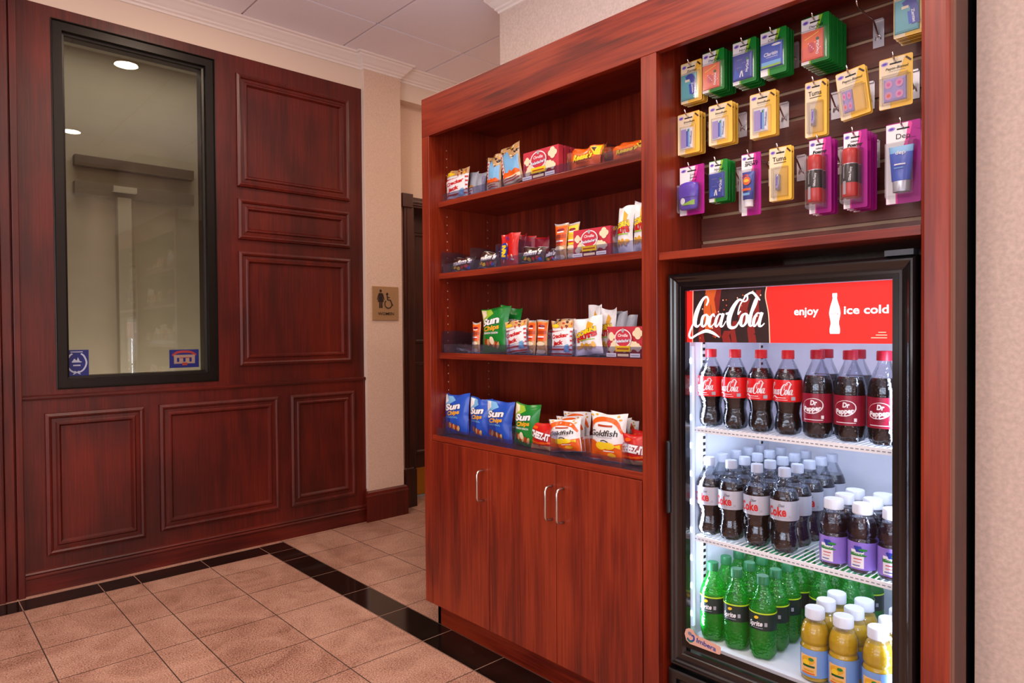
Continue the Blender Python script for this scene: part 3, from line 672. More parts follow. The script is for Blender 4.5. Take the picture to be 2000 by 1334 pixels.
# LED strips just inside the door posts
LEDM = mat('led_lit', (235, 242, 255), emit=12); LEDB = mat('led_diffuser', (200, 214, 240), rough=.4, emit=.6)
for ys, sgn in ((1.040, 1), (.5115, -1)):
    st = MB().box(1.622, 1.634, ys-.006, ys+.006, .345, 1.118).build('led_strip', [LEDB], clr)
    ld = MB().box(-.001, .001, -.0045, .0045, -.006, .006).build('led', [LEDM], st, loc=(1.6215, ys, .38))
    for k in range(1, 10): c = ld.copy(); C.objects.link(c); c.parent = st; c.location = (1.6215, ys, .38+.0775*k)
for ys, ry in ((1.030, 1), (.522, -1)):
    l = area('cooler_led_lamp', (1.646, ys, .73), .012, 1.4, COOL, rot=(0, 0, 0), shape='RECTANGLE', sy=.78)
    # face inwards and slightly to the back
    d = Vector((.75, -ry*.66, 0)).normalized(); z = -d; yv = Vector((0, 0, 1)); xv = yv.cross(z)
    l.matrix_world = Matrix(((xv.x, yv.x, z.x, 1.646), (xv.y, yv.y, z.y, ys), (xv.z, yv.z, z.z, .73), (0, 0, 0, 1)))
for zt in (1.27, .878, .577):
    area('cooler_shelf_fill', (1.80, .775, zt), .20, .75, COOL, shape='RECTANGLE', sy=.5)  # fill lights added under top and shelves to help the LED strips
# lower grille
gr = MB(); PG = lambda a, b, h: (CX+.012-h, a, b)
gr.rings(PG, (CY0+.002, .015, CY1+.002, .228), [(0, -.03), (0, .006), (.004, .010), (.020, .010), (.024, .006), (.026, -.006)], 0)
for k in range(5):
    z = .175-.032*k
    gr.box(CX+.004, CX+.02, CY0+.05, CY1-.05, z-.012, z-.003, 0)
    gr.tube([(CX+.004, CY0+.05, z+.004), (CX+.004, CY1-.05, z+.004)], .006, 8)
gr.build('lower_grille', [BLACK], clr)
# ---------------------------------------------------------------- print colours
def pm(n, c, **k): return mat('print_'+n, c, rough=k.pop('rough', .28), **k)
cW = pm('white', (238, 236, 238)); cK = pm('black', (22, 18, 20)); cR = pm('red', (200, 28, 24)); cY = pm('yellow', (246, 206, 36)); cO = pm('orange', (236, 98, 22))
cB = pm('blue', (36, 82, 190)); cDB = pm('deep_blue', (34, 58, 158)); cLB = pm('sky', (120, 180, 226)); cG = pm('green', (22, 128, 46)); cDG = pm('dark_green', (12, 84, 36)); cLG = pm('lime', (150, 190, 50))
cBR = pm('brown', (66, 32, 20)); cTN = pm('tan', (206, 160, 104)); cGO = pm('gold', (232, 168, 40)); cPK = pm('pink', (226, 70, 156)); cMG = pm('magenta', (168, 24, 134)); cPU = pm('purple', (92, 60, 186)); cLV = pm('lavender', (168, 150, 206))
cGY = pm('grey', (170, 172, 182)); cTL = pm('teal', (92, 170, 178)); cCR = pm('cream', (238, 220, 186)); cBU = pm('burgundy', (128, 20, 44)); cCY = pm('card_yellow', (240, 190, 74)); cLP = pm('light_pink', (228, 150, 184)); cSM = pm('salmon', (226, 96, 70)); cRO = pm('rose', (200, 60, 76)); cSV = mat('print_silver', (186, 190, 202), rough=.3, metal=.5); cRU = pm('rust', (176, 62, 24)); cPO = pm('popcorn', (240, 226, 190))
PAL = [cW, cK, cR, cY, cO, cB, cDB, cLB, cG, cDG, cLG, cBR, cTN, cGO, cPK, cMG, cPU, cLV, cGY, cTL, cCR, cBU, cRO, cSV, cRU, cPO, cCY, cLP, cSM]
W_, K_, R_, Y_, O_, B_, DB_, LB_, G_, DG_, LG_, BR_, TN_, GO_, PK_, MG_, PU_, LV_, GY_, TL_, CR_, BU_, RO_, SV_, RU_, PO_, CY_, LP_, SM_ = range(29)

def bag_surface(w, h, d, seed, pinch=.07, wr=1.0, flare=.05):
    r = random.Random(seed); ph = [(r.uniform(20, 70)*(1 if r.random() < .5 else -1), r.uniform(-45, 45), r.uniform(0, 6.3), r.uniform(.4, 1)) for _ in range(5)]
    top = [(r.uniform(30, 60), r.uniform(0, 6.3)) for _ in range(2)]
    top_r = r.uniform(.4, 1)
    def S(x, y, o, sgn=-1):
        t = min(max(y/h, 0), 1); u = min(max(2*x/w, -1), 1)
        sp = math.sin(PI*t); b = max(0, 1-abs(u)**2.4)**.75*max(0, sp)**.55
        wk = sum(a*math.sin(kx*x+ky*y+p) for kx, ky, p, a in ph)*.0011*wr*min(1, d/.03)*(b*.8+.25)
        e3 = abs(1-2*t)**3
        cr = sum(math.sin(k*x*2+p) for k, p in top)*.0034*wr*e3
        # creases running from the corners into the body
        for q in (-1, 1):
            for e in (0, 1):
                dx = u-q; dy = (t-e)*h/w*2; rr = math.hypot(dx, dy); an = math.atan2(dy, dx)
                wk += .0016*wr*math.exp(-rr*1.3)*math.sin(an*(9+2*q)+ph[0][2])*min(1, rr*2)*min(1, d/.03)
        xx = x*(1-pinch*sp+flare*(t if t > .5 else 0)+.03*top_r*math.sin(7*t+ph[1][2]))
        zz = y+h*(.030*abs(u)**2*(1 if t > .5 else -.2)*abs(1-2*t)**2+.016*math.sin(3.1*u+ph[2][2])*(t**4))
        return (xx, sgn*(d/2*b+o)+wk*(b > .02)+cr, zz)
    return S
def bag(name, w, h, d, base, art, seed=1, mats=None, parent=None, pinch=.07, wr=1.0, sealc=None, band=.035):
    """pillow pack with crimped end seals; front faces -y"""
    S = bag_surface(w, h, d, seed, pinch, wr); mb = MB(); nx, ny = 18, 24
    for sgn in (-1, 1):
        vs = [S(-w/2+w*i/nx, h*j/ny, 0, sgn) for j in range(ny+1) for i in range(nx+1)]
        fs = [(j*(nx+1)+i, j*(nx+1)+i+1, (j+1)*(nx+1)+i+1, (j+1)*(nx+1)+i) for j in range(ny) for i in range(nx)]
        mb.add(vs, fs, base, True)
    if sealc is not None:
        a = Art(.008); a.rect(-w/2, h*(1-band), w/2, h, sealc); a.rect(-w/2, 0, w/2, h*band, sealc, same=True); a.apply(mb, S, .0003)
    if art: art.apply(mb, S, .0007, .0003)
    return mb.build(name, mats or PAL, parent)
def carton(name, w, h, d, base, art, side=None):
    mb = MB(); mb.box(-w/2, w/2, 0, d, 0, h, base)
    if side is not None: mb.box(-w/2-.0003, w/2+.0003, .002, d-.002, .002, h-.002, side)
    if art: art.apply(mb, lambda x, y, o: (x, -o, y), .0004, .0002, smooth=False)
    return mb.build(name, PAL)
SCR = {'q': 0}
def put(o, x, y, z, yaw=0, lean=0, roll=0):
    """stand an item whose front faces -y so that it looks towards -x (out of the shelf)"""
    m = Matrix.Rotation(-PI/2+yaw, 4, 'Z') @ Matrix.Rotation(lean, 4, 'X') @ Matrix.Rotation(roll, 4, 'Y')
    o.location = (x, y, z); o.rotation_euler = m.to_euler(); return o
def spot(u0, u1, v, X):
    """world centre-line y, width and height-line z of an upright item front seen between two picture columns"""
    a = at(u0, v, X=X); b = at(u1, v, X=X); return (a.y+b.y)/2, a.y-b.y, at((u0+u1)/2, v, X=X).z
S1, S2, S3, S4 = 1.6672, 1.3902, 1.0812, .7642

# --- artworks ------------------------------------------------------------
def art_chips(w, h, word):
    a = Art(.006)
    a.poly([(-w*.48, h*.98), (-w*.1, h*.97), (w*.05, h*.86), (-w*.30, h*.70), (-w*.47, h*.55)], LB_ if word == 'b' else LG_)
    a.poly([(-w*.46, h*.97), (-w*.28, h*.96), (-w*.2, h*.84), (-w*.42, h*.72)], W_ if word == 'b' else CR_)
    a.text('Sun', -.02*w, h*.70, h*.155, W_, w=w*.62, shear=.25, bold=.05, rot=.12, outline=.03, omi=K_)
    a.text('Chips', .03*w, h*.545, h*.10, GO_, w=w*.50, shear=.2, bold=.04, rot=.12)
    a.text('ORIGINAL' if word == 'b' else 'FRENCH ONION', 0, h*.43, h*.045, LB_ if word == 'b' else W_, w=w*.48, bold=.02)
    for k in range(6): a.ell(-w*.20+w*.085*k, h*(.24-.018*k), w*.045, h*.085, TN_ if k % 2 else RU_, rot=-.35, n=10)
    if word == 'g': a.ell(w*.02, h*.26, w*.07, h*.09, CR_)
    return a
def art_jack(w, h):
    a = Art(.006)
    a.rect(-w/2, h*.80, w/2, h*.99, TN_)
    r = random.Random(5)
    for k in range(16): a.ell(-w*.45+w*.9*r.random(), h*(.80+.17*r.random()), w*.06, h*.03, r.choice([BR_, GO_, RU_]), rot=r.random()*3, n=8, same=k > 0)
    a.ell(-w*.26, h*.86, w*.20, h*.055, Y_)
    for k in range(6): a.rect(-w/2, h*(.02+.13*k), w/2, h*(.07+.13*k), R_ if k < 5 else R_, same=k > 0)
    a.poly([(-w*.45, h*.66), (w*.42, h*.74), (w*.45, h*.30), (-w*.40, h*.24)], W_)
    a.text('The Original', 0, h*.735, h*.045, W_, w=w*.62, rot=.08, bold=.02)
    a.text('Cracker', 0, h*.57, h*.115, R_, w=w*.78, bold=.05, shear=.2, rot=.10)
    a.text('Jack', -w*.05, h*.37, h*.12, R_, w=w*.50, bold=.05, shear=.2, rot=.10)
    a.poly([(w*.18, h*.10), (w*.40, h*.12), (w*.40, h*.34), (w*.25, h*.30)], LB_)
    return a
def art_mix(w, h):
    a = Art(.006); r = random.Random(9)
    a.rect(-w/2, h*.55, w/2, h*.99, TN_)
    for k in range(34): a.ell(-w*.45+w*.9*r.random(), h*(.57+.40*r.random()), w*.07, h*.022, r.choice([BR_, K_, GO_, CR_, BR_]), rot=r.random()*3, n=8, same=k > 0)
    a.poly([(-w*.22, h*.80), (-w*.02, h*.86), (w*.14, h*.62), (w*.46, h*.70), (w*.46, h*.22), (-w*.22, h*.22)], LB_)
    a.rect(-w*.44, h*.34, -w*.25, h*.86, W_)
    for k in range(5): a.rect(-w*.40, h*(.37+.095*k), -w*.29, h*(.43+.095*k), R_, same=k > 0)
    a.poly([(-w*.45, h*.27), (-w*.3, h*.36), (-w*.15, h*.28), (0, h*.37), (w*.15, h*.28), (w*.3, h*.35), (w*.45, h*.28), (w*.45, h*.2), (-w*.45, h*.2)], O_)
    a.rect(-w*.46, h*.04, w*.46, h*.21, CR_); a.rect(-w*.4, h*.15, w*.3, h*.175, R_); a.rect(-w*.4, h*.09, w*.4, h*.115, R_)
    return a
def art_popcorn(w, h):
    a = Art(.012); r = random.Random(2)
    def puff(x, y, s):
        for k in range(4): a.ell(x+s*.5*math.cos(k*1.6), y+s*.5*math.sin(k*1.6), s*.62, s*.55, PO_, n=10)
    puff(-w*.38, h*.68, .009*h/.065); puff(w*.34, h*.78, .012*h/.065)
    for k in range(11): puff(-w*.36+w*.075*k, h*(.27+.16*abs(math.sin(k*1.3))), .0085*h/.065)
    a.ell(0, h*.62, w*.23, h*.30, W_); a.ell(0, h*.62, w*.205, h*.265, RO_)
    a.text("Orville", 0, h*.72, h*.10, W_, w=w*.27, bold=.02, shear=.2); a.text("Redenbacher's", 0, h*.55, h*.10, W_, w=w*.40, bold=.03, shear=.15, rot=.06, outline=.05, omi=DB_)
    a.ell(0, h*.87, w*.035, h*.07, GY_)
    a.rect(-w*.20, h*.20, w*.20, h*.38, Y_); a.rect(-w*.16, h*.27, w*.16, h*.31, RU_)
    a.rect(-w*.45, h*.03, -w*.18, h*.15, W_); a.rect(-w*.14, h*.05, w*.16, h*.13, CR_); a.rect(w*.2, h*.03, w*.46, h*.15, W_)
    for x in (-.43, .22): a.rect(w*x, h*.07, w*(x+.22), h*.10, GY_)
    return a
def art_cups(w, h):
    a = Art(.008); a.poly([(w*.16, h*.95), (w*.46, h*.95), (w*.48, h*.5), (w*.3, h*.55)], Y_); a.poly([(w*.2, h*.9), (w*.34, h*.9), (w*.30, h*.7)], BR_)
    a.text("Reese's", -w*.05, h*.56, h*.30, Y_, w=w*.62, shear=.3, bold=.05, rot=.05, outline=.04, omi=BR_)
    a.text('PEANUT BUTTER CUPS', -w*.03, h*.27, h*.09, BR_, w=w*.44, bold=.02); a.rect(-w*.3, h*.08, w*.3, h*.10, RU_)
    return a
def art_mm(w, h):
    a = Art(.006); a.text("m&m's", 0, h*.62, h*.34, W_, w=w*.84, shear=.25, bold=.05, rot=.1)
    for (x, y, c) in [(-.25, .22, GO_), (-.08, .17, Y_), (.10, .2, R_), (.28, .28, R_), (.38, .2, B_), (-.38, .3, G_)]: a.ell(w*x, h*y, w*.075, h*.11, c, n=12)
    return a
def art_candy(w, h):
    a = Art(.006); r = random.Random(11)
    for k in range(14): a.ell(-w*.4+w*.8*r.random(), h*(.15+.75*r.random()), w*.08, h*.03, r.choice([PU_, O_, RO_, CR_]), rot=r.random()*3, n=8)
    a.ell(-w*.18, h*.46, w*.26, h*.26, DB_); a.stroke([(-w*.30, h*.62), (-w*.05, h*.60), (-w*.28, h*.52), (-w*.03, h*.48)], .006, Y_); a.stroke([(-w*.30, h*.42), (-w*.06, h*.44), (-w*.28, h*.32), (-w*.04, h*.30)], .007, Y_)
    return a
def art_crk(w, h, c, c2):
    a = Art(.006); a.rect(-w*.46, h*.40, w*.46, h*.93, c); a.poly([(-w*.34, h*.82), (-w*.1, h*.87), (w*.2, h*.86), (w*.34, h*.81), (0, h*.78)], BU_); a.rect(-w*.26, h*.75, w*.28, h*.785, W_)
    a.rect(-w*.46, h*.60, w*.46, h*.70, c2); a.rect(-w*.3, h*.50, w*.32, h*.54, W_); a.ell(0, h*.48, w*.3, h*.02, R_)
    for k in range(3): a.ell(0, h*(.10+.11*k), w*.40, h*.065, TN_ if k % 2 else CR_, n=14)
    return a
def art_corn(w, h):
    a = Art(.006); a.poly([(w*.05, h*.9), (w*.28, h*.8), (w*.22, h*.55), (w*.05, h*.6)], GO_)
    a.text('CORN', -w*.02, h*.60, h*.115, Y_, w=w*.80, bold=.07, rot=.18, outline=.05, omi=K_); a.text('NUTS', w*.02, h*.475, h*.115, R_, w=w*.78, bold=.07, rot=.18, outline=.03, omi=BU_)
    a.rect(-w*.3, h*.385, w*.35, h*.41, LG_)
    for k in range(6): a.ell(-w*.30+w*.12*k, h*(.20+.05*(k % 2)), w*.09, h*.055, GO_ if k % 2 else TN_, rot=k, n=10)
    return a
def art_fish(w, h):
    a = Art(.006)
    a.stroke([(-w*.49, h*.66, .008), (-w*.30, h*.84, .014), (0, h*.90, .014), (w*.30, h*.82, .012), (w*.46, h*.62, .006)], .01, O_)
    for k, (x, y) in enumerate([(-.42, .93), (-.30, .96), (.38, .88), (.30, .95)]): a.ell(w*x, h*y, w*.04, h*.02, GO_, same=k > 0, n=8)
    a.rect(-w*.20, h*.735, w*.22, h*.775, RU_); a.rect(-w*.49, h*.02, w*.49, h*.36, O_)
    a.poly([(-w*.49, h*.36), (-w*.1, h*.36), (-w*.3, h*.43), (-w*.49, h*.44)], O_); a.poly([(w*.49, h*.36), (w*.2, h*.36), (w*.49, h*.42)], O_)
    a.text('Goldfish', -w*.02, h*.60, h*.13, K_, w=w*.80, shear=.22, bold=.012, rot=.04)
    a.rect(-w*.22, h*.505, w*.25, h*.52, GY_)
    for (x, y, s) in [(-.05, .33, 1.), (.16, .34, .9)]:
        a.ell(w*x, h*y, w*.17*s, h*.085*s, Y_); a.poly([(w*(x+.12), h*y), (w*(x+.27), h*(y+.05)), (w*(x+.27), h*(y-.05))], Y_)
    a.stroke([(-w*.05, h*.43), (w*.05, h*.45), (w*.16, h*.42)], .003, K_); a.ell(w*.22, h*.15, w*.10, h*.05, GO_); a.rect(w*.02, h*.22, w*.3, h*.24, W_); a.rect(-w*.46, h*.05, -w*.1, h*.075, R_)
    return a
def art_cheez(w, h):
    a = Art(.006); a.ell(-w*.22, h*.83, w*.13, h*.06, O_); a.poly([(-w*.49, h*.36), (0, h*.28), (w*.49, h*.34), (w*.49, h*.27), (0, h*.20), (-w*.49, h*.28)], O_)
    a.rect(-w*.48, h*.03, w*.48, h*.18, TN_); a.text('CHEEZ-IT', 0, h*.55, h*.24, W_, w=w*.86, bold=.06, rot=-.14, outline=.04, omi=BU_)
    a.poly([(-w*.1, h*.22), (w*.1, h*.24), (w*.02, h*.12)], R_)
    return a

# --- pack builders placed along the shelves -------------------------------
def P(kind, u0, u1, vt, zs, X, d, label, cat, group=None, seed=1, yaw=0, lean=-.06, roll=0, **k):
    y, w, zt = spot(u0, u1, vt, X); h = zt-zs
    w = k.get('w', w); h = k.get('h', h); q = {'chipb': ('chip_bag', B_, lambda: art_chips(w, h, 'b'), None), 'chipg': ('chip_bag', G_, lambda: art_chips(w, h, 'g'), None),
        'jack': ('caramel_popcorn_bag', W_, lambda: art_jack(w, h), None), 'mix': ('snack_mix_bag', TN_, lambda: art_mix(w, h), None), 'cups': ('candy_pack', O_, lambda: art_cups(w, h), O_),
        'mm': ('candy_bag', BR_, lambda: art_mm(w, h), GY_), 'candy': ('candy_bag', R_, lambda: art_candy(w, h), None), 'red': ('candy_bag', BU_, None, R_), 'cro': ('cracker_pack', TN_, lambda: art_crk(w, h, O_, RU_), GY_),
        'cry': ('cracker_pack', TN_, lambda: art_crk(w, h, Y_, GO_), GY_), 'corn': ('corn_snack_bag', W_, lambda: art_corn(w, h), None), 'fish': ('cracker_bag', W_, lambda: art_fish(w, h), None), 'cheez': ('cracker_bag', R_, lambda: art_cheez(w, h), None),
        'grey': ('snack_bag', GY_, None, None), 'clear': ('snack_bag', GY_, (lambda: k['art']) if 'art' in k else None, None), 'blank': ('snack_bag', W_, None, None)}[kind]
    if kind == 'popcorn': pass
    o = bag(q[0], w, h, d, q[1], q[2]() if q[2] else None, seed, sealc=q[3], wr=k.get('wr', 1.25), pinch=k.get('pinch', .09))
    put(o, X+k.get('dx', d*.5), y, zs+k.get('dz', .001+abs(roll)*w*.45), yaw, lean, roll); return tag(o, label, cat, group)
def PB(u0, u1, vt, zs, X, label, n=1, gap=.026, labels=None):
    y, w, zt = spot(u0, u1, vt, X); h = zt-zs; o = carton('popcorn_box', w, h, .022, RO_, art_popcorn(w, h)); put(o, X, y, zs+.0005); tag(o, label, 'box', 'red popcorn boxes' if n > 1 else None)
    for k in range(1, n):
        c = dup(o, label=labels[k-1]); c.location = (X+gap*k, y, zs+.0005)
    return o
XF = 1.604
# top shelf
P('jack', 864, 908, 331, S1, XF, .03, 'red striped white caramel popcorn bag, leftmost on the top shelf', 'snack bag', seed=2)
P('clear', 909, 926, 336, S1, XF+.03, .022, 'crumpled clear and red pack right beside the leftmost bag on the top shelf', 'snack bag', seed=31, art=art_jack(.03, .05), lean=-.1)
P('clear', 926, 942, 336, S1, XF+.03, .022, 'small shiny clear pack left of the blue mix bags on the top shelf', 'snack bag', seed=32, lean=-.1)
P('mix', 944, 972, 303, S1, XF, .03, 'upright snack mix bag with brown top and sky blue front on the top shelf', 'snack bag', seed=4)
P('mix', 978, 1016, 286, S1, XF+.005, .03, 'tilted snack mix bag, brown top and sky blue front, beside the popcorn boxes', 'snack bag', seed=5, roll=-.22)
P('mix', 972, 996, 303, S1, XF+.045, .02, 'dark snack mix bag half hidden behind the two blue-fronted ones', 'snack bag', seed=6)
PB(1022, 1091, 291, S1, XF, 'front red popcorn box of the row on the top shelf', 4, .030, ['second red popcorn box in the row on the top shelf, edge only', 'third red popcorn box in the row on the top shelf, edge only', 'rearmost red popcorn box in the row on the top shelf'])
P('cups', 1108, 1170, 288, S1, XF, .018, 'bright orange candy pack left of the clear divider on the top shelf', 'candy pack', seed=8, roll=.03, lean=-.12)
P('cups', 1114, 1178, 286, S1, XF+.025, .018, 'orange candy pack standing behind the left orange candy pack', 'candy pack', seed=9, lean=-.12)
P('cups', 1190, 1262, 281, S1, XF, .018, 'orange candy pack at the right end of the top shelf', 'candy pack', seed=10, roll=.03, lean=-.12)
P('cups', 1200, 1268, 274, S1, XF+.03, .018, 'yellow-edged orange candy pack behind the one at the right end', 'candy pack', seed=12, lean=-.12)
# second shelf
P('mm', 873, 918, 503, S2, XF+.004, .024, 'small brown candy bag, leftmost on the second shelf', 'candy bag', seed=13, roll=.04, lean=-.35)
P('mm', 926, 964, 492, S2, XF+.004, .022, 'small brown candy bag left of the tall red bag on the second shelf', 'candy bag', seed=14, roll=.08, lean=-.35)
P('candy', 971, 1006, 456, S2, XF, .028, 'tall red candy bag with a blue disc, second shelf', 'candy bag', seed=15)
P('mm', 1011, 1057, 484, S2, XF, .028, 'larger brown candy bag with white lettering in the middle of the second shelf', 'candy bag', seed=16, roll=.08, lean=-.2)
P('mm', 1060, 1083, 487, S2, XF+.008, .02, 'narrow dark candy bag pressed against the divider on the second shelf', 'candy bag', seed=17, lean=-.2)
P('red', 1008, 1022, 458, S2, XF+.045, .016, 'dark red candy bag just behind the tall red bag', 'candy bag', 'dark red candy bags behind', seed=18)
P('red', 1020, 1040, 462, S2, XF+.045, .018, 'dark red candy bag, middle of the three behind the brown bag', 'candy bag', 'dark red candy bags behind', seed=19)
P('red', 1038, 1068, 464, S2, XF+.05, .018, 'wide dark red candy bag, right of the three behind the brown bag', 'candy bag', 'dark red candy bags behind', seed=20)
P('cro', 1080, 1102, 437, S2, XF+.004, .02, 'orange peanut cracker pack on the second shelf', 'cracker pack', seed=21)
P('cry', 1104, 1124, 436, S2, XF+.004, .02, 'yellow cracker pack beside the popcorn box on the second shelf', 'cracker pack', seed=22)
PB(1120, 1192, 446, S2, XF, 'red popcorn box on the second shelf')
P('corn', 1198, 1229, 403, S2, XF, .034, 'white corn snack bag with rounded top left of its twin on the second shelf', 'snack bag', seed=23)
P('corn', 1229, 1262, 391, S2, XF, .034, 'taller white corn snack bag at the right end of the second shelf', 'snack bag', seed=24)
# third shelf
FO = [(865, 893), (880, 905), (896, 917), (872, 900), (888, 914)]
for k, (a, b) in enumerate(FO):
    y, w, zt = spot(a, b, 672, XF); o = bag('foil_packet', w, .055, .012, [SV_, BU_, SV_, BR_, GY_][k], None, 40+k, wr=2)
    o.location = (XF+.06+.004*k, y, S3+.007+(.009 if k > 2 else 0)); o.rotation_euler = (-PI/2, [.06, -.08, .1, .2, -.15][k], -PI/2+[.1, -.2, .3, .5, -.4][k])
    tag(o, ['flat silver foil packet at the left end of the third shelf', 'flat dark red packet in the low pile on the third shelf', 'flat silver packet nearest the orange cracker pack, third shelf', 'brown packet lying on top of the low pile, third shelf', 'grey packet on top of the pile at its right, third shelf'][k], 'candy packet', 'flat packets in the low pile')
P('cro', 919, 933, 631, S3, XF, .018, 'slim orange cracker pack left of the green chip bag', 'cracker pack', seed=45)
P('chipg', 932, 984, 604, S3, XF, .05, 'large green chip bag at the left of the third shelf', 'chip bag', seed=46, roll=-.06)
P('chipg', 962, 1004, 604, S3, XF+.06, .03, 'second green chip bag peeking out behind the large one on the third shelf', 'chip bag', seed=47, roll=.12)
P('jack', 983, 1025, 630, S3, XF, .03, 'red striped caramel popcorn bag beside the green chip bag', 'snack bag', seed=48, roll=-.12)
P('jack', 996, 1024, 626, S3, XF+.04, .025, 'caramel popcorn bag behind the one beside the green chips', 'snack bag', seed=49)
P('cro', 1025, 1042, 627, S3, XF, .02, 'orange cracker pack, left of the pair in the middle of the third shelf', 'cracker pack', seed=50)
P('cro', 1044, 1064, 626, S3, XF, .02, 'orange cracker pack, right of the pair in the middle of the third shelf', 'cracker pack', seed=51)
P('jack', 1070, 1112, 628, S3, XF, .03, 'red striped caramel popcorn bag with yellow spot right of the orange packs', 'snack bag', seed=52)
P('jack', 1080, 1116, 624, S3, XF+.04, .025, 'caramel popcorn bag behind the one right of the orange packs', 'snack bag', seed=53)
P('corn', 1116, 1172, 624, S3, XF, .034, 'front white corn snack bag on the third shelf', 'snack bag', seed=54, roll=-.10)
P('corn', 1140, 1168, 597, S3, XF+.05, .03, 'tall white corn snack bag rising behind the front one', 'snack bag', seed=55)
P('corn', 1160, 1192, 605, S3, XF+.045, .03, 'white corn snack bag behind and right, next to the popcorn box', 'snack bag', seed=56, roll=.06)
P('grey', 1194, 1218, 609, S3, XF+.06, .03, 'blue grey snack bag behind the popcorn box on the third shelf', 'snack bag', seed=57, wr=1.6)
P('grey', 1212, 1236, 617, S3, XF+.07, .03, 'second grey snack bag further right behind the popcorn box on the third shelf', 'snack bag', seed=58, wr=1.6)
PB(1186, 1258, 638, S3, XF, 'red popcorn box at the right end of the third shelf')
# counter
XG = 1.585
P('chipb', 859, 906, 774, S4, XG, .05, 'blue chip bag at the left end of the counter', 'chip bag', seed=60, roll=-.05)
P('chipb', 907, 947, 781, S4, XG+.008, .05, 'blue chip bag, middle of the three on the counter', 'chip bag', seed=61, roll=.02)
P('chipb', 940, 990, 786, S4, XG, .05, 'blue chip bag beside the green one on the counter', 'chip bag', seed=62)
P('chipg', 993, 1040, 793, S4, XG, .05, 'green chip bag on the counter right of the three blue ones', 'chip bag', seed=63, roll=.04)
P('cheez', 1030, 1073, 828, S4, XG+.004, .035, 'red cheese cracker bag left of the white cracker bags', 'cracker bag', seed=64)
P('fish', 1066, 1128, 827, S4, XG, .045, 'front left white and orange fish cracker bag leaning left on the counter', 'cracker bag', seed=65, roll=-.12)
P('fish', 1084, 1138, 818, S4, XG+.045, .03, 'white fish cracker bag right behind the front left one', 'cracker bag', seed=66, roll=-.08)
P('fish', 1096, 1148, 808, S4, XG+.075, .03, 'white fish cracker bag at the back of the left row', 'cracker bag', seed=67, roll=-.04)
P('fish', 1142, 1211, 811, S4, XG-.002, .055, 'large white and orange fish cracker bag in the middle of the counter', 'cracker bag', seed=68)
P('fish', 1168, 1222, 817, S4, XG+.06, .03, 'white fish cracker bag behind the large middle one', 'cracker bag', seed=69)
P('fish', 1190, 1238, 822, S4, XG+.09, .03, 'rearmost white fish cracker bag right of the large middle one', 'cracker bag', seed=70, roll=.05)
P('cheez', 1211, 1262, 853, S4, XG+.002, .04, 'red cheese cracker bag at the right end of the counter', 'cracker bag', seed=71, roll=-.06)
P('cheez', 1226, 1262, 843, S4, XG+.045, .03, 'red cheese cracker bag behind the one at the right end', 'cracker bag', seed=72)

# --- clear trays with dividers ---------------------------------------------
ACR = clear('clear_acrylic', (226, 226, 240), gloss=.03, rough=.05, edge=.32, body=.018, bodycol=(200, 200, 226))
def tray(zs, x, y1, divs, label, hl=.034, hd=.085):
    t = thing('clear_shelf_tray', label, 'tray', (x, (y1+YB)/2, zs), group='clear shelf trays')
    y0 = YB+.003; c = (y1+YB)/2
    BX(0, .002, y0-c, y1-c, .0005, hl).build('front_lip', [ACR], t, bevel=.0006)
    BX(-.0005, .10, y0-c, y1-c, .0003, .0012).build('tray_floor', [ACR], t)
    for u in divs:
        y = at(u, 640, X=x).y-c; m = MB(); n = 6
        pts = [(.003, .001), (.003, hd-.012)]+[(.003+.012*(1-math.cos(k*PI/2/n)), hd-.012+.012*math.sin(k*PI/2/n)) for k in range(1, n+1)]+[(.09, hd), (.26, hd*.7), (.26, .001)]
        k = len(pts); vs = [(px, y-.001, pz) for px, pz in pts]+[(px, y+.001, pz) for px, pz in pts]
        m.add(vs, [tuple(range(k)), tuple(range(2*k-1, k-1, -1))]+[(i, (i+1) % k, k+(i+1) % k, k+i) for i in range(k)])
        m.build('divider', [ACR], t)
    return t
tray(S1, 1.590, 2.118, [858, 942, 1024, 1108, 1180], 'clear plastic divider tray along the top shelf', hl=.028, hd=.062)
tray(S2, 1.590, 2.118, [862, 918, 968, 1012, 1086, 1196], 'clear plastic divider tray along the second shelf')
tray(S3, 1.590, 2.118, [862, 920, 986, 1026, 1068, 1115, 1184], 'clear plastic divider tray along the third shelf')
tray(S4, 1.552, 2.118, [862, 910, 950, 992, 1072, 1134, 1212], 'clear plastic divider tray on the counter above the cupboard doors', hl=.030, hd=.075)
# ---------------------------------------------------------------- blister cards on hooks
BLIS = clear('blister_clear', (250, 250, 252), gloss=.05, rough=.1, edge=.5, body=.035, bodycol=(235, 238, 240))
XT = 1.645
def rrect(w, h, r, n=4):
    p = []
    for (cx, cy, a0) in [(w/2-r, h/2-r, 0), (-w/2+r, h/2-r, PI/2), (-w/2+r, -h/2+r, PI), (w/2-r, -h/2+r, 3*PI/2)]:
        p += [(cx+r*math.cos(a0+PI/2*k/n), cy+r*math.sin(a0+PI/2*k/n)) for k in range(n+1)]
    return p
def shell(mb, x0, x1, y0, y1, d, mi=0, r=.003):
    """formed blister dome on the card front"""
    pr = [(0, 0), (.0006, d*.7), (.003, d), ]
    mb.rings(lambda a, b, h: (a, -h-.0004, b), (x0, y0, x1, y1), pr, mi)
def pouch(mb, x0, x1, y0, y1, d, mi, art=None):
    mb.rings(lambda a, b, h: (a, -h-.0006, b), (x0, y0, x1, y1), [(0, 0), (.0015, d*.7), (.006, d)], mi)
    if art: art.apply(mb, lambda x, y, o: (x, -d-.0006-o, y), .0003, .0002, smooth=False)
CARDS = []
HOOK = None
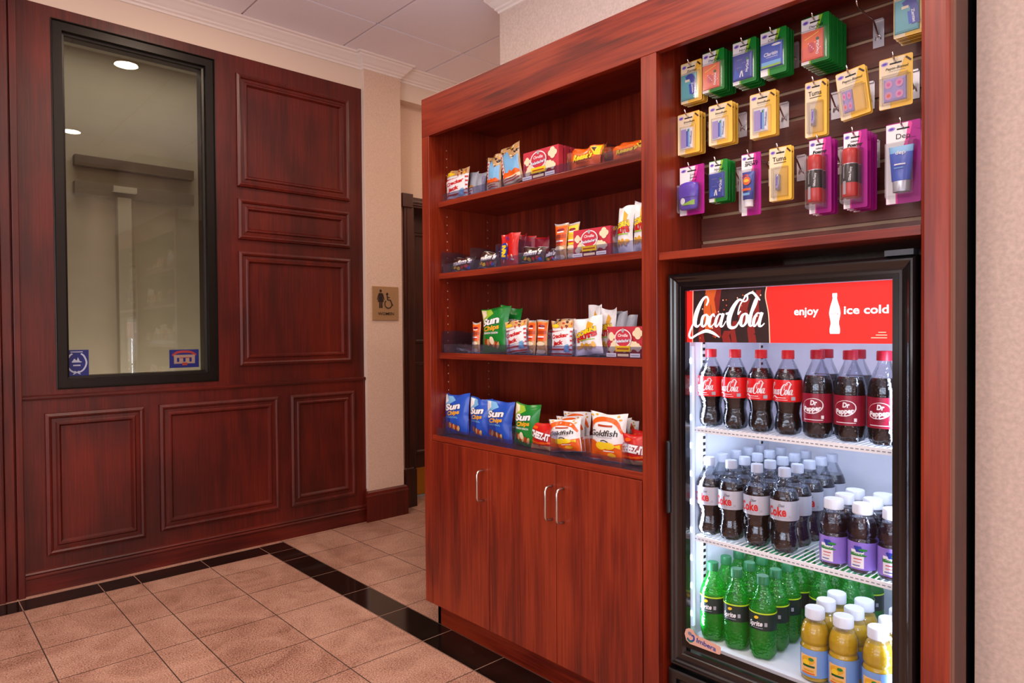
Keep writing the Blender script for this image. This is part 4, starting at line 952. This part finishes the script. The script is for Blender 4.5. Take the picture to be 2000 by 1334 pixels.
def make_hook():
    t = thing('display_hook', 'x', 'hook')
    m = MB(); m.box(-.002, .0, -.012, .012, -.062, .002); m.box(-.006, .006, -.011, .011, .0, .0045); m.box(-.0022, -.0021, -.0125, .0125, -.0625, .0025)
    m.build('back_plate', [mat('polished_plate', (236, 236, 242), rough=.25, metal=.55)], t, bevel=.001)
    r = MB(); r.tube([(-.001, 0, -.040), (-.006, 0, -.034), (-.03, 0, -.012), (-.045, 0, -.006), (-.10, 0, -.008), (-.128, 0, -.006), (-.136, 0, .001), (-.140, 0, .010)], .0022, 8)
    r.tube([(-.003, -.006, -.045), (-.006, -.004, -.036), (-.006, .004, -.036), (-.003, .006, -.045)], .0018, 6)
    r.build('hook_arm', [CHROME], t); return t
hook0 = make_hook(); used_hook = [False]
def hook(y, z, label):
    if not used_hook[0]: used_hook[0] = True; h = hook0; h.location = (XS, y, z); h['label'] = label; h['group'] = 'slatwall hooks'; return
    dup(hook0, loc=(XS, y, z), label=label, group='slatwall hooks')
def card(kind, yc, zt, w, h, n, what, where, gap=.0098, roll=0, zhook=None):
    base, fade = {'green': (G_, DG_), 'yellow': (CY_, GO_), 'pink': (MG_, PK_)}[kind[0]]
    a = Art(.02); hw = w/2
    # white area with a soft edge: white, then a paler fade, over the coloured card
    a.poly([(-hw+.001, -.002), (hw*.55, -.002), (hw*.25, -h*.30), (-hw*.35, -h*.62), (-hw*.30, -h+.001), (-hw+.001, -h+.001)], [LG_, CR_, PK_][['green', 'yellow', 'pink'].index(kind[0])])
    a.poly([(-hw+.001, -.002), (hw*.30, -.002), (hw*.12, -h*.24), (-hw*.45, -h*.55), (-hw*.42, -h+.001), (-hw+.001, -h+.001)], W_ if kind[0] != 'yellow' else CR_)
    a.rect(-w*.18, -.016, w*.18, -.0125, K_); a.ell(-hw*.66, -.012, w*.11, .0045, LV_, rot=.1); a.ell(-hw*.66, -.012, w*.07, .0022, PU_, rot=.1)
    if kind[0] == 'pink': a.poly([(hw*.45, -.001), (hw-.001, -.001), (hw-.001, -.022), (hw*.7, -.018)], MG_)
    if kind[0] == 'yellow': a.stroke([(hw*.6, -.006), (hw*.9, -.016)], .004, BR_, smooth=0)
    name = kind[1]; tx = {'tums': ('Tums', .010, .62), 'foamy': ('Foamy', .008, .66), 'foamyg': None}.get(name)
    words = {'zantac': 'Zantac', 'dayquil': 'DayQuil', 'nyquil': 'NyQuil', 'claritin': 'Claritin', 'imodium': 'Imodium', 'pepto': 'Pepto-Bismol', 'peptos': 'Pepto-Bismol', 'dep': 'Dep', 'banana': 'SPORT', 'lady': 'Lady Speed'}
    if name == 'tums': a.text('Tums', -w*.04, -.029, .0115, K_, w=w*.60, bold=.012); a.rect(-w*.28, -.040, w*.26, -.0385, K_)
    elif name == 'foamy': a.text('Gillette', -w*.02, -.023, .004, K_, w=w*.34, bold=.02); a.text('Foamy', -w*.0, -.031, .007, K_, w=w*.62, bold=.05, shear=.15)
    elif name == 'dep': a.text('Dep', w*.0, -.030, .012, K_, w=w*.40, bold=.0); a.text('for men', w*.25, -.036, .003, K_, w=w*.22)
    elif name == 'banana': a.text('Banana Boat', w*.03, -.0215, .0045, K_, w=w*.62, bold=.02, shear=.2); a.text('SPORT', w*.03, -.029, .007, K_, w=w*.66, bold=.03, shear=.2)
    elif name == 'lady': a.text('Lady', w*.05, -.024, .006, K_, w=w*.22, shear=.2); a.text('Speed', w*.05, -.032, .006, K_, w=w*.26, shear=.2); a.text('Stick', w*.05, -.041, .005, K_, w=w*.26, shear=.2)
    else: a.text(words[name], w*.04, -.0245, .0058, K_, w=w*(.66 if name.startswith('pepto') else .48), bold=.015, shear=.15); a.rect(-w*.2, -.0315, w*.28, -.0305, GY_)
    mb = MB(); o = rrect(w, h, .004); k = len(o)
    vs = [(x, y0, z-h/2) for y0 in (-.0004, .0004) for x, z in o]
    mb.add(vs, [tuple(range(k))], base); mb.add(vs, [tuple(range(2*k-1, k-1, -1))], W_); mb.add(vs, [(i, (i+1) % k, k+(i+1) % k, k+i) for i in range(k)], base)
    a.apply(mb, lambda x, y, of: (x, -.0004-of, y), .0002, .00012, smooth=False)
    root = thing('blister_card', 'x', 'blister pack')
    card_o = mb.build('card', PAL, root)
    p = MB(); b = MB(); top = -.036
    def pk(x0, x1, y0, y1, c, art=None, d=.004, cover=True):
        pouch(p, x0, x1, y0, y1, d, c, art)
        if cover: shell(b, -hw*.95, hw*.90, y0-.004, y1+.003, d+.003)
    A = Art(.02)
    if name in ('zantac',):
        x0, x1, y0, y1 = -hw+.002, hw*.55, -h+.008, top+.004; A.rect(x0+.004, y0+.004, x1-.004, y1-.004, TL_)
        A.stroke([(-.012, -.048), (0, -.043), (.008, -.052), (.010, -.075), (.012, -.092)], .016, DB_); A.stroke([(0, -.062), (.003, -.09)], .009, B_); A.stroke([(-.016, -.052), (-.002, -.052)], .006, CR_)
        A.text('Zantac', .008, -.074, .006, W_, w=.030, rot=-1.45, bold=.03); pk(x0, x1, y0, y1, TL_, A)
    elif name == 'dayquil':
        x0, x1, y0, y1 = -hw+.001, hw*.62, -h+.008, top+.002; A.poly([(x0+.004, y1-.004), (x1-.004, y1-.004), (x1-.004, y1-.03), (x0+.004, y1-.04)], O_); A.stroke([(x0+.01, y1-.02), (0, y1-.012), (x1-.01, y1-.008)], .002, Y_)
        A.ell(hw*.24, -.058, .004, .004, DG_); A.text('DayQuil', hw*.24, -.078, .0055, W_, w=.032, rot=1.5, bold=.03); A.ell(-hw*.2, -.075, .008, .012, RO_)
        for k in range(8): A.ell(-hw*.4+.004*k, -.065-.005*(k % 4), .0012, .0015, W_, same=k > 0, n=6)
        pk(x0, x1, y0, y1, SM_ if n > 10 else SM_, A)
    elif name == 'nyquil':
        x0, x1, y0, y1 = -hw+.001, hw*.70, -h+.010, top+.002; A.text('NyQuil', hw*.30, -.070, .006, W_, w=.03, rot=1.45, bold=.03); A.ell(hw*.32, -.052, .0035, .0035, G_)
        A.poly([(x0+.004, y0+.004), (-.004, y0+.006), (x0+.008, y0+.030)], B_); A.stroke([(-hw*.3, -.095), (-hw*.15, -.08), (-hw*.05, -.095)], .003, W_)
        for k in range(12): A.ell(-hw*.5+.005*(k % 6), -.050-.010*(k//3), .0007, .0009, CR_, same=k > 0, n=5)
        pk(x0, x1, y0, y1, DB_, A)
    elif name == 'claritin':
        x0, x1, y0, y1 = -hw+.001, hw*.75, -h+.018, top+.004; A.rect(x0+.004, y0+.004, x1-.004, y0+.016, LB_); A.rect(x0+.004, y0+.002, x1-.004, y0+.007, LG_); A.ell(hw*.3, y1-.008, .012, .003, W_)
        A.text('Claritin', -.004, -.060, .009, W_, w=.036, bold=.02, shear=.15); A.rect(-.016, -.069, .014, -.068, W_); pk(x0, x1, y0, y1, B_, A)
    elif name == 'imodium':
        x0, x1, y0, y1 = -hw*.70, hw*.42, -h+.013, -.041; A.rect(x0+.003, y0+.004, -.004, y1-.004, LV_); A.rect(-.004, y0+.006, .001, y1-.01, B_); A.rect(.002, y0+.004, .006, y1-.004, LB_); A.text('Imodium', .010, (y0+y1)/2, .0045, DB_, w=.034, rot=1.5, bold=.02); A.rect(.0, y1-.012, .004, y1-.006, G_)
        pk(x0, x1, y0, y1, W_, A); b = MB(); shell(b, -hw*.75, hw*.66, -h+.008, -.036, .006)
    elif name == 'tums':
        p.lathe([(.001, -.040), (.0052, -.0385), (.0055, 0), (.001, .001)], 14, SV_, c=(-w*.06, -.0065, -h*.52 if True else 0)); A.rect(-w*.06-.003, -h*.52-.034, -w*.06+.003, -h*.52-.004, LV_); A.text('Tums', -w*.06, -h*.52-.018, .0035, DB_, w=.022, rot=1.57, bold=.03)
        A.apply(p, lambda x, y, of: (x, -.0125-of, y), .0003, .0002, smooth=False); shell(b, -hw*.72, hw*.72, -h+.008, -.050, .014)
    elif name in ('pepto', 'peptos'):
        x0, x1, y0, y1 = -hw*.72, (hw*.66 if name == 'pepto' else 0.0), -h+.014, -.046
        for (x, y) in [(.25, .25), (.25, .72), (.72, .25), (.72, .72)]:
            A.ell(x0+(x1-x0)*x, y0+(y1-y0)*y, (x1-x0)*.17, .009, LP_, n=14); A.ell(x0+(x1-x0)*x, y0+(y1-y0)*y, (x1-x0)*.08, .004, O_ if y < .5 and x < .5 else PK_, n=10)
        pk(x0, x1, y0, y1, cardpink, A, .005)
        shell(b, -hw*.8, hw*.75, -h+.008, -.038, .008)
    elif name == 'lady':
        pr = [(.001, -.112), (.020, -.112), (.024, -.108), (.0255, -.095), (.0255, -.084), (.027, -.082), (.028, -.066), (.027, -.052), (.022, -.045), (.012, -.042), (.001, -.041)]
        p.lathe([(r, z) for r, z in pr], 28, PU_, c=(-.002, -.0125, -.010), rf=lambda r, z, t: r*(1 if abs(math.cos(t)) > .0 else 1)); p.v = [(x*1.14, -.0125+(y+.0125)*.45, (z+.085)*1.08-.083) for x, y, z in p.v]
        A.ell(-.014, -.100, .009, .009, W_); A.poly([(-.020, -.112), (.002, -.104), (.022, -.098), (.022, -.112)], LG_); A.rect(-.026, -.0905, .024, -.0895, K_)
        A.apply(p, lambda x, y, of: (x, -.0262-of+.010*abs(x/.028)**3, y), .0003, .0003); shell(b, -hw*.86, hw*.82, -h+.006, -.052, .027)
    elif name == 'banana':
        m = MB(); n_ = 20
        for j, (z, r1, r2) in enumerate([(-.140, .0115, .0115), (-.122, .0115, .0115), (-.121, .0145, .0125), (-.09, .0155, .011), (-.06, .017, .006), (-.050, .0175, .001)]): m.v += [(r1*math.cos(2*PI*k/n_), -.013+r2*.9*math.sin(2*PI*k/n_), z) for k in range(n_)]
        p.v = m.v; 
        for j in range(5):
            for k in range(n_): p.f.append((j*n_+k, j*n_+(k+1) % n_, (j+1)*n_+(k+1) % n_, (j+1)*n_+k)); p.m.append(W_ if j < 1 else DB_); p.s.append(True)
        p.f.append(tuple(range(n_))); p.m.append(W_); p.s.append(False)
        A.ell(.001, -.075, .010, .011, O_); A.ell(.001, -.075, .007, .004, Y_); A.rect(-.011, -.100, .012, -.094, O_); A.stroke([(-.012, -.066), (-.004, -.060), (.006, -.062)], .004, R_); A.rect(-.009, -.112, .01, -.106, LB_)
        A.apply(p, lambda x, y, of: (x, -.013-.0125-of*1.5+(.006 if y > -.07 else 0)*((y+.07)/.02 if y > -.07 else 0)+.006*abs(x/.016)**2, y), .001, .0003); shell(b, -hw*.8, hw*.75, -h+.008, -.044, .028)
    elif name == 'foamy':
        p.lathe([(.001, -.154), (.0155, -.154), (.0172, -.151), (.0172, -.122), (.0172, -.080), (.0158, -.078), (.0168, -.076), (.0168, -.050), (.015, -.044), (.001, -.043)], 24, 0, c=(-w*.08, -.0185, 0), mis=[R_, R_, R_, K_, SV_, R_, R_, R_, R_])
        A.rect(-.011, -.148, -.003, -.118, GY_); A.text('Gillette Foamy', .006, -.103, .005, W_, w=.032, rot=1.5, bold=.03); A.rect(-.0095, -.112, -.007, -.085, GY_)
        A.apply(p, lambda x, y, of: (-w*.08+.0174*math.sin(x/.0174), -.0185-(.0174+of)*math.cos(x/.0174), y), .0002, .0002); shell(b, -hw*.86, hw*.66, -h+.010, -.041, .038)
    elif name == 'dep':
        m = MB(); n_ = 22; p.v = []
        for (z, r1, r2) in [(-.155, .015, .013), (-.132, .0155, .013), (-.131, .017, .012), (-.10, .019, .010), (-.07, .021, .006), (-.055, .022, .001)]: p.v += [(.001+1.14*r1*math.cos(2*PI*k/n_), -.014+r2*.9*math.sin(2*PI*k/n_), z) for k in range(n_)]
        for j in range(5):
            for k in range(n_): p.f.append((j*n_+k, j*n_+(k+1) % n_, (j+1)*n_+(k+1) % n_, (j+1)*n_+k)); p.m.append([SV_, DB_, B_, B_, LB_][j]); p.s.append(True)
        A.text('dep', .001, -.070, .008, W_, w=.02, bold=.02); A.rect(-.010, -.098, .012, -.095, W_); A.rect(-.010, -.105, .008, -.103, LB_)
        A.apply(p, lambda x, y, of: (x, -.026-of+.018*max(0, (y+.10)/.05)*.5+.008*abs(x/.02)**2, y), .001, .0003); shell(b, -hw*.86, hw*.9, -h+.012, -.046, .030)
    p.build('product', PAL, card_o)
    if b.v: b.build('blister', [BLIS], card_o)
    x0 = XT; yaw0 = -PI/2
    for k in range(n):
        lab = f'{what}, {where}' if n == 1 else f'{what}, {("front" if k == 0 else ORD[k]+" from the front")} on {where}'
        o = root if k == 0 else dup(root)
        put(o, x0+gap*k+(0 if n > 1 else .0), yc-.0008*math.sin(k*2.3), zt-.0006*(k % 2), yaw=.02*math.sin(k*1.7), roll=roll)
        tag(o, lab, 'blister pack', f'{what}s on {where}' if n > 1 else None)
    hook(yc, zt-.0125+.008, f'chrome hook holding the {what}{"" if n == 1 else "s"}, the {where}')
cardpink = LV_
ZA, ZB_, ZC_ = 1.913, 1.7655, 1.6175
card(('yellow', 'zantac'), 1.048, 1.904, .066, .112, 4, 'yellow card with teal pouch', "top row's leftmost hook")
card(('green', 'dayquil'), .980, ZA, .066, .109, 7, 'green card with orange pouch', "top row's second hook", gap=.0098)
card(('green', 'nyquil'), .890, ZA, .066, .112, 6, 'green card with deep blue pouch', "top row's third hook")
card(('green', 'claritin'), .812, ZA+.001, .068, .112, 5, 'green card with sky blue pouch', "top row's fourth hook")
card(('green', 'dayquil'), .708, ZA, .067, .112, 13, 'green card with salmon pouch', "top row's crowded fifth hook", gap=.0082)
card(('yellow', 'zantac'), .502, ZA, .067, .113, 6, 'yellow card with teal pouch', "top row's rightmost hook")
card(('yellow', 'imodium'), 1.057, ZB_, .070, .113, 4, 'yellow card with white packet', "middle row's leftmost hook")
card(('yellow', 'imodium'), .959, ZB_+.001, .070, .108, 4, 'yellow card with white packet', "middle row's second hook")
card(('yellow', 'imodium'), .840, ZB_, .070, .113, 3, 'yellow card with white packet', "middle row's third hook")
card(('yellow', 'tums'), .706, ZB_-.008, .052, .133, 2, 'narrow yellow card with tablet roll', "middle row's fourth hook")
card(('yellow', 'peptos'), .628, ZB_-.004, .066, .112, 2, 'tilted yellow card with half pink packet', "middle row's fifth hook", roll=-.12)
card(('yellow', 'pepto'), .531, ZB_-.003, .068, .112, 1, 'yellow card with full pink tablet sheet', "middle row's rightmost hook")
card(('pink', 'lady'), 1.047, ZC_, .078, .136, 1, 'pink card with purple deodorant stick', "bottom row's leftmost hook")
card(('green', 'nyquil'), .966, ZC_, .055, .111, 5, 'small green card with blue pouch', "bottom row's second hook")
card(('pink', 'banana'), .872, ZC_, .054, .160, 1, 'pink card with blue sunscreen tube', "bottom row's third hook")
card(('yellow', 'tums'), .794, ZC_, .058, .133, 2, 'narrow yellow card with tablet roll', "bottom row's fourth hook")
card(('pink', 'foamy'), .696, ZC_, .053, .178, 3, 'tall pink card with red foam can', "bottom row's fifth hook", gap=.019)
card(('pink', 'foamy'), .616, ZC_, .053, .177, 4, 'tall pink card with red foam can', "bottom row's sixth hook", gap=.019)
card(('pink', 'dep'), .516, ZC_-.002, .070, .178, 1, 'large pink card with blue gel tube', "bottom row's rightmost hook")
hook(.607, ZA-.012, 'empty chrome hook near the top right of the slatwall')

# ---------------------------------------------------------------- bottles
def liquid(name, col, rough=.08, trans=0): return mat(name, col, rough=rough, coat=.6)
SHELLC = clear('bottle_plastic', (238, 242, 248), gloss=.03, rough=.05, edge=.4, dimple=.55)
COLA = mat('dark_cola', (11, 5, 5), rough=.12, coat=.8); DIET = mat('diet_cola', (22, 11, 8), rough=.12, coat=.8)
GRAPE = mat('grape_juice', (26, 10, 26), rough=.15, coat=.8); PINE = mat('pineapple_juice', (222, 176, 28), rough=.2, coat=.6)
def tinted(name, tint, body, bodycol):
    return clear(name, tint, gloss=.05, rough=.06, edge=.5, body=body, bodycol=bodycol, dimple=.5)
GSH = tinted('green_bottle_plastic', (140, 240, 150), .16, (24, 190, 60)); GLQ = tinted('green_soda', (110, 232, 130), .38, (10, 158, 38))
CAPR = mat('red_cap', (206, 30, 40), rough=.4); CAPM = mat('maroon_cap', (168, 24, 50), rough=.4); CAPW = mat('white_cap', (206, 208, 218), rough=.4); CAPG = mat('green_cap', (16, 110, 62), rough=.4); CAPS = mat('silver_cap', (168, 174, 192), rough=.4)
def lobes(H, amp, z1, n=5):
    def f(r, z, a):
        t = max(0, 1-z/z1); return r*(1-amp*t*(.5+.5*math.cos(n*a))**2)
    return f
def bottle(name, cat, H, R, prof, liq, ltop, lab, capc, capm, capz, capr, labm, labart, shell_m=SHELLC, lobe=True, facing=0):
    """prof: (z fraction, r fraction)"""
    root = thing(name, 'x', cat)
    def rad(zf):
        for (a, b), (c, d) in zip(prof, prof[1:]):
            if zf <= c: return b+(d-b)*(zf-a)/max(1e-6, c-a)
        return prof[-1][1]
    P_ = []
    zs = sorted(set([i/44 for i in range(45)]+[p[0] for p in prof])); zs = [z for z in zs if z <= capz+.001]
    P_ = [(rad(z)*R, z*H) for z in zs]
    rf = lobes(H, .2, H*.17) if lobe else None
    MB().lathe(P_, 30, 0, rf=rf, caps=True).build('bottle_body', [shell_m], root)
    L_ = [((rad(z)*R-.0012), max(z*H, .0015)) for z in zs if z <= ltop]+[((rad(ltop)*R-.0012), ltop*H)]
    MB().lathe(L_, 30, 0, rf=rf).build('drink', [liq], root)
    # cap with fine ribs
    ch0, ch1 = capz*H, H; MB().lathe([(capr*R*.98, ch0-.002), (capr*R*1.02, ch0), (capr*R, ch0+.001), (capr*R, ch1-.002), (capr*R*.93, ch1)], 40, 0, rf=lambda r, z, a: r*(1+.012*math.cos(20*a))).build('bottle_cap', [capm], root)
    m = MB(); z0, z1 = lab; nb = 10; m.lathe([(rad(z0+(z1-z0)*i/nb)*R+.0004, (z0+(z1-z0)*i/nb)*H) for i in range(nb+1)], 36, 0, caps=False)
    if labart:
        def S(x, y, o):
            zf = min(max(z0+y/H, z0), z1); r = rad(zf)*R+.0004+o+.0002; t = x/R+facing; return (r*math.sin(t), -r*math.cos(t), z0*H+y)
        labart.apply(m, S, .0003, .0002)
    m.build('bottle_label', labm, root); return root
CONT = [(0, .55), (.02, .82), (.05, .95), (.10, 1.0), (.17, .93), (.26, .81), (.34, .88), (.39, .98), (.42, 1.0), (.64, 1.0), (.68, .97), (.73, .85), (.79, .67), (.84, .52), (.875, .42), (.89, .38), (.90, .38)]
STRT = [(0, .55), (.02, .85), (.06, .98), (.10, 1.0), (.56, 1.0), (.62, .97), (.70, .84), (.78, .63), (.84, .47), (.875, .40), (.90, .38)]
SQUAT = [(0, .80), (.02, .94), (.05, 1.0), (.47, 1.0), (.49, .96), (.51, .90), (.53, .96), (.56, 1.0), (.66, 1.0), (.74, .90), (.81, .74), (.85, .62), (.87, .62)]
H0, R0_ = .215, .0345
a = Art(.005); script(a, -.006, .028, .064, 1, k=1.35, ky=.032); a.rect(-.02, .009, .008, .0105, 1); a.rect(.020, .004, .030, .013, 2); a.rect(-.02, .004, .012, .005, 1)
coke0 = bottle('soda_bottle', 'bottle', H0, R0_, CONT, COLA, .78, (.40, .655), CAPR, CAPR, .905, .44, [pm('cola_red', (226, 22, 28)), cW, cGY], a)
a = Art(.005); a.ell(0, .040, .026, .019, 1, rot=.2); a.ell(-.001, .0405, .0243, .0172, 0, rot=.2)
a.text('Dr', .004, .0485, .0115, 1, w=.015, bold=.05, shear=.1); a.text('Pepper', 0, .034, .012, 1, w=.041, bold=.05, shear=.1, rot=.1); a.rect(-.02, .006, .024, .0075, 1); a.stroke([(-.012, .018), (0, .020), (.014, .017)], .003, 2); a.rect(.020, .010, .026, .018, 1)
drp0 = bottle('soda_bottle', 'bottle', .217, .0355, STRT, COLA, .715, (.19, .515), CAPM, CAPM, .905, .46, [pm('pepper_maroon', (140, 16, 46)), cW, cBU], a)
a = Art(.005); a.text('Coke', -.008, .022, .023, 1, w=.050, bold=.03, rot=.04); a.text('Diet', .006, .038, .007, 2, w=.014, shear=.3); a.rect(-.02, .006, .022, .0075, 4); a.rect(.022, .008, .028, .014, 4)
a.it = [i for i in a.it]
diet0 = bottle('soda_bottle', 'bottle', H0, R0_, CONT, DIET, .74, (.405, .635), CAPS, CAPS, .905, .44, [mat('silver_label', (190, 194, 206), rough=.35, metal=.25), cR, cK, cR, cGY], a)
a = Art(.005); a.text('Sprite', -.004, .017, .013, 1, w=.036, bold=.03, shear=.25, rot=.08); a.ell(-.002, .033, .006, .004, 2, rot=.3); a.rect(.018, .012, .025, .022, 3); a.rect(-.012, .006, .014, .0072, 3)
spr0 = bottle('soda_bottle', 'bottle', .213, .0345, STRT, GLQ, .60, (.375, .58), CAPG, CAPG, .905, .44, [mat('dark_green_label', (14, 44, 40), rough=.35), cW, cY, cGY], a, shell_m=GSH)
ring = MB(); ring.lathe([(.0351, .122), (.0352, .1245), (.0349, .1255)], 30, 0, caps=False); ring.build('label_edge', [pm('lime_edge', (190, 220, 40))], spr0)
a = Art(.005); a.rect(-.016, .004, .012, .046, 1)
for k in range(9): a.ell(-.006+.005*(k % 3)+.002*(k//3), .052-.004*(k//3), .0035, .0033, 2, n=8, same=k > 0)
a.text('Minute', -.002, .037, .006, 3, w=.030, bold=.03); a.rect(-.017, .032, .017, .0352, 3); a.rect(-.010, .024, .008, .0262, 4); a.rect(-.010, .017, .006, .0185, 4); a.rect(-.012, .009, .004, .011, 2); a.ell(.010, .047, .009, .003, 3)
grp0 = bottle('juice_bottle', 'bottle', .160, .0315, SQUAT, GRAPE, .80, (.07, .465), CAPW, CAPW, .865, .70, [pm('violet_label', (142, 116, 206)), cW, cDB, cG, cRO], a, lobe=False)
a = Art(.005); a.rect(.016, .001, .05, .064, 0); a.rect(-.024, .006, .016, .052, 1); a.ell(-.004, .040, .016, .010, 2); a.ell(-.008, .034, .008, .007, 3); a.rect(-.016, .024, .012, .029, 4); a.rect(-.014, .014, .010, .018, 2); a.ell(.004, .044, .006, .004, 5); a.rect(-.018, .008, .012, .011, 6)
pin0 = bottle('juice_bottle', 'bottle', .175, .0330, SQUAT, PINE, .80, (.08, .46), CAPW, CAPW, .87, .68, [pm('juice_blue_label', (120, 160, 216)), pm('juice_orange_label', (244, 190, 120)), cGO, cY, cDG, cG, cO], a, lobe=False)
FIRST = {}
def bott(src, x, y, z, label, group, turn=0):
    o = src if src.name not in FIRST else dup(src)
    FIRST[src.name] = 1
    o.location = (x, y, z); o.rotation_euler = (0, 0, -PI/2+turn); tag(o, label, 'bottle', group); return o
ZT1, ZT2, ZT3 = .8946, .5936, .3035
side_ = ['far left', 'second from left', 'third from left', 'fourth from left', 'fifth from left']
for k, y in enumerate([1.013, .9395, .866, .7935]): bott(coke0, 1.684, y, ZT1, f'red-labelled cola bottle, {side_[k]} on the top cooler shelf', 'red-labelled cola bottles', turn=.02*k)
for k, (x, y, w) in enumerate([(1.684, .719, 'leftmost front'), (1.684, .6415, 'middle front'), (1.684, .5665, 'rightmost front'), (1.757, .728, 'left rear'), (1.757, .650, 'right rear')]):
    bott(drp0, x, y, ZT1, f'{w} maroon-labelled soda bottle on the top cooler shelf', 'maroon-labelled soda bottles', turn=[.05, .0, .0, .3, .2][k])
dist = ['front', 'second from front', 'middle', 'fourth from front', 'rearmost']
for c, y in enumerate([1.018, .951, .8765, .802]):
    for r in range(5): bott(diet0, 1.682+.0705*r, y-.001*r, ZT2, f'silver-labelled cola bottle, {dist[r]} in the column {side_[c]}, middle cooler shelf' if c < 3 else f'silver-labelled cola bottle, {dist[r]} in the rightmost column, middle cooler shelf', 'silver-labelled cola bottles', turn=(.02*c if r == 0 else random.uniform(-.8, .5)))
for c, y in enumerate([.677, .611, .545]):
    for r in range(3 if c < 2 else 2): bott(grp0, 1.676+.066*r, y, ZT2, f'purple-labelled grape juice bottle, {["front", "second", "third"][r]} of the {["left", "middle", "right"][c]} column', 'grape juice bottles', turn=random.uniform(-.1, .15) if r else .1*c-.05)
for c, y in enumerate([1.008, .936, .861]):
    for r in range(5): bott(spr0, 1.682+.0705*r, y, ZT3, f'green soda bottle, {dist[r]} in the column {side_[c]}, cooler floor', 'green soda bottles', turn=(.05 if r == 0 else random.uniform(-.6, .6)))
for c, y in enumerate([.788, .716]):
    for r in range(3): bott(spr0, 1.878+.0705*r, y, ZT3, f'green soda bottle behind the yellow juice, {["front", "middle", "rear"][r]} of the {["left", "right"][c]} column', 'green soda bottles', turn=(.1 if r == 0 else random.uniform(-.6, .6)))
for c, y in enumerate([.719, .6515]):
    for r in range(3): bott(pin0, 1.668+.068*r, y+.001*r, ZT3, f'yellow juice bottle, {["front", "second", "third"][r]} of the {["left", "middle"][c]} column on the cooler floor', 'yellow juice bottles', turn=random.uniform(-.1, .2))
for r in range(3): bott(pin0, 1.662+.068*r, .572-.0005*r, ZT3, f'yellow juice bottle, {["front", "second", "third"][r]} of the rightmost column on the cooler floor', 'yellow juice bottles', turn=.1*r)
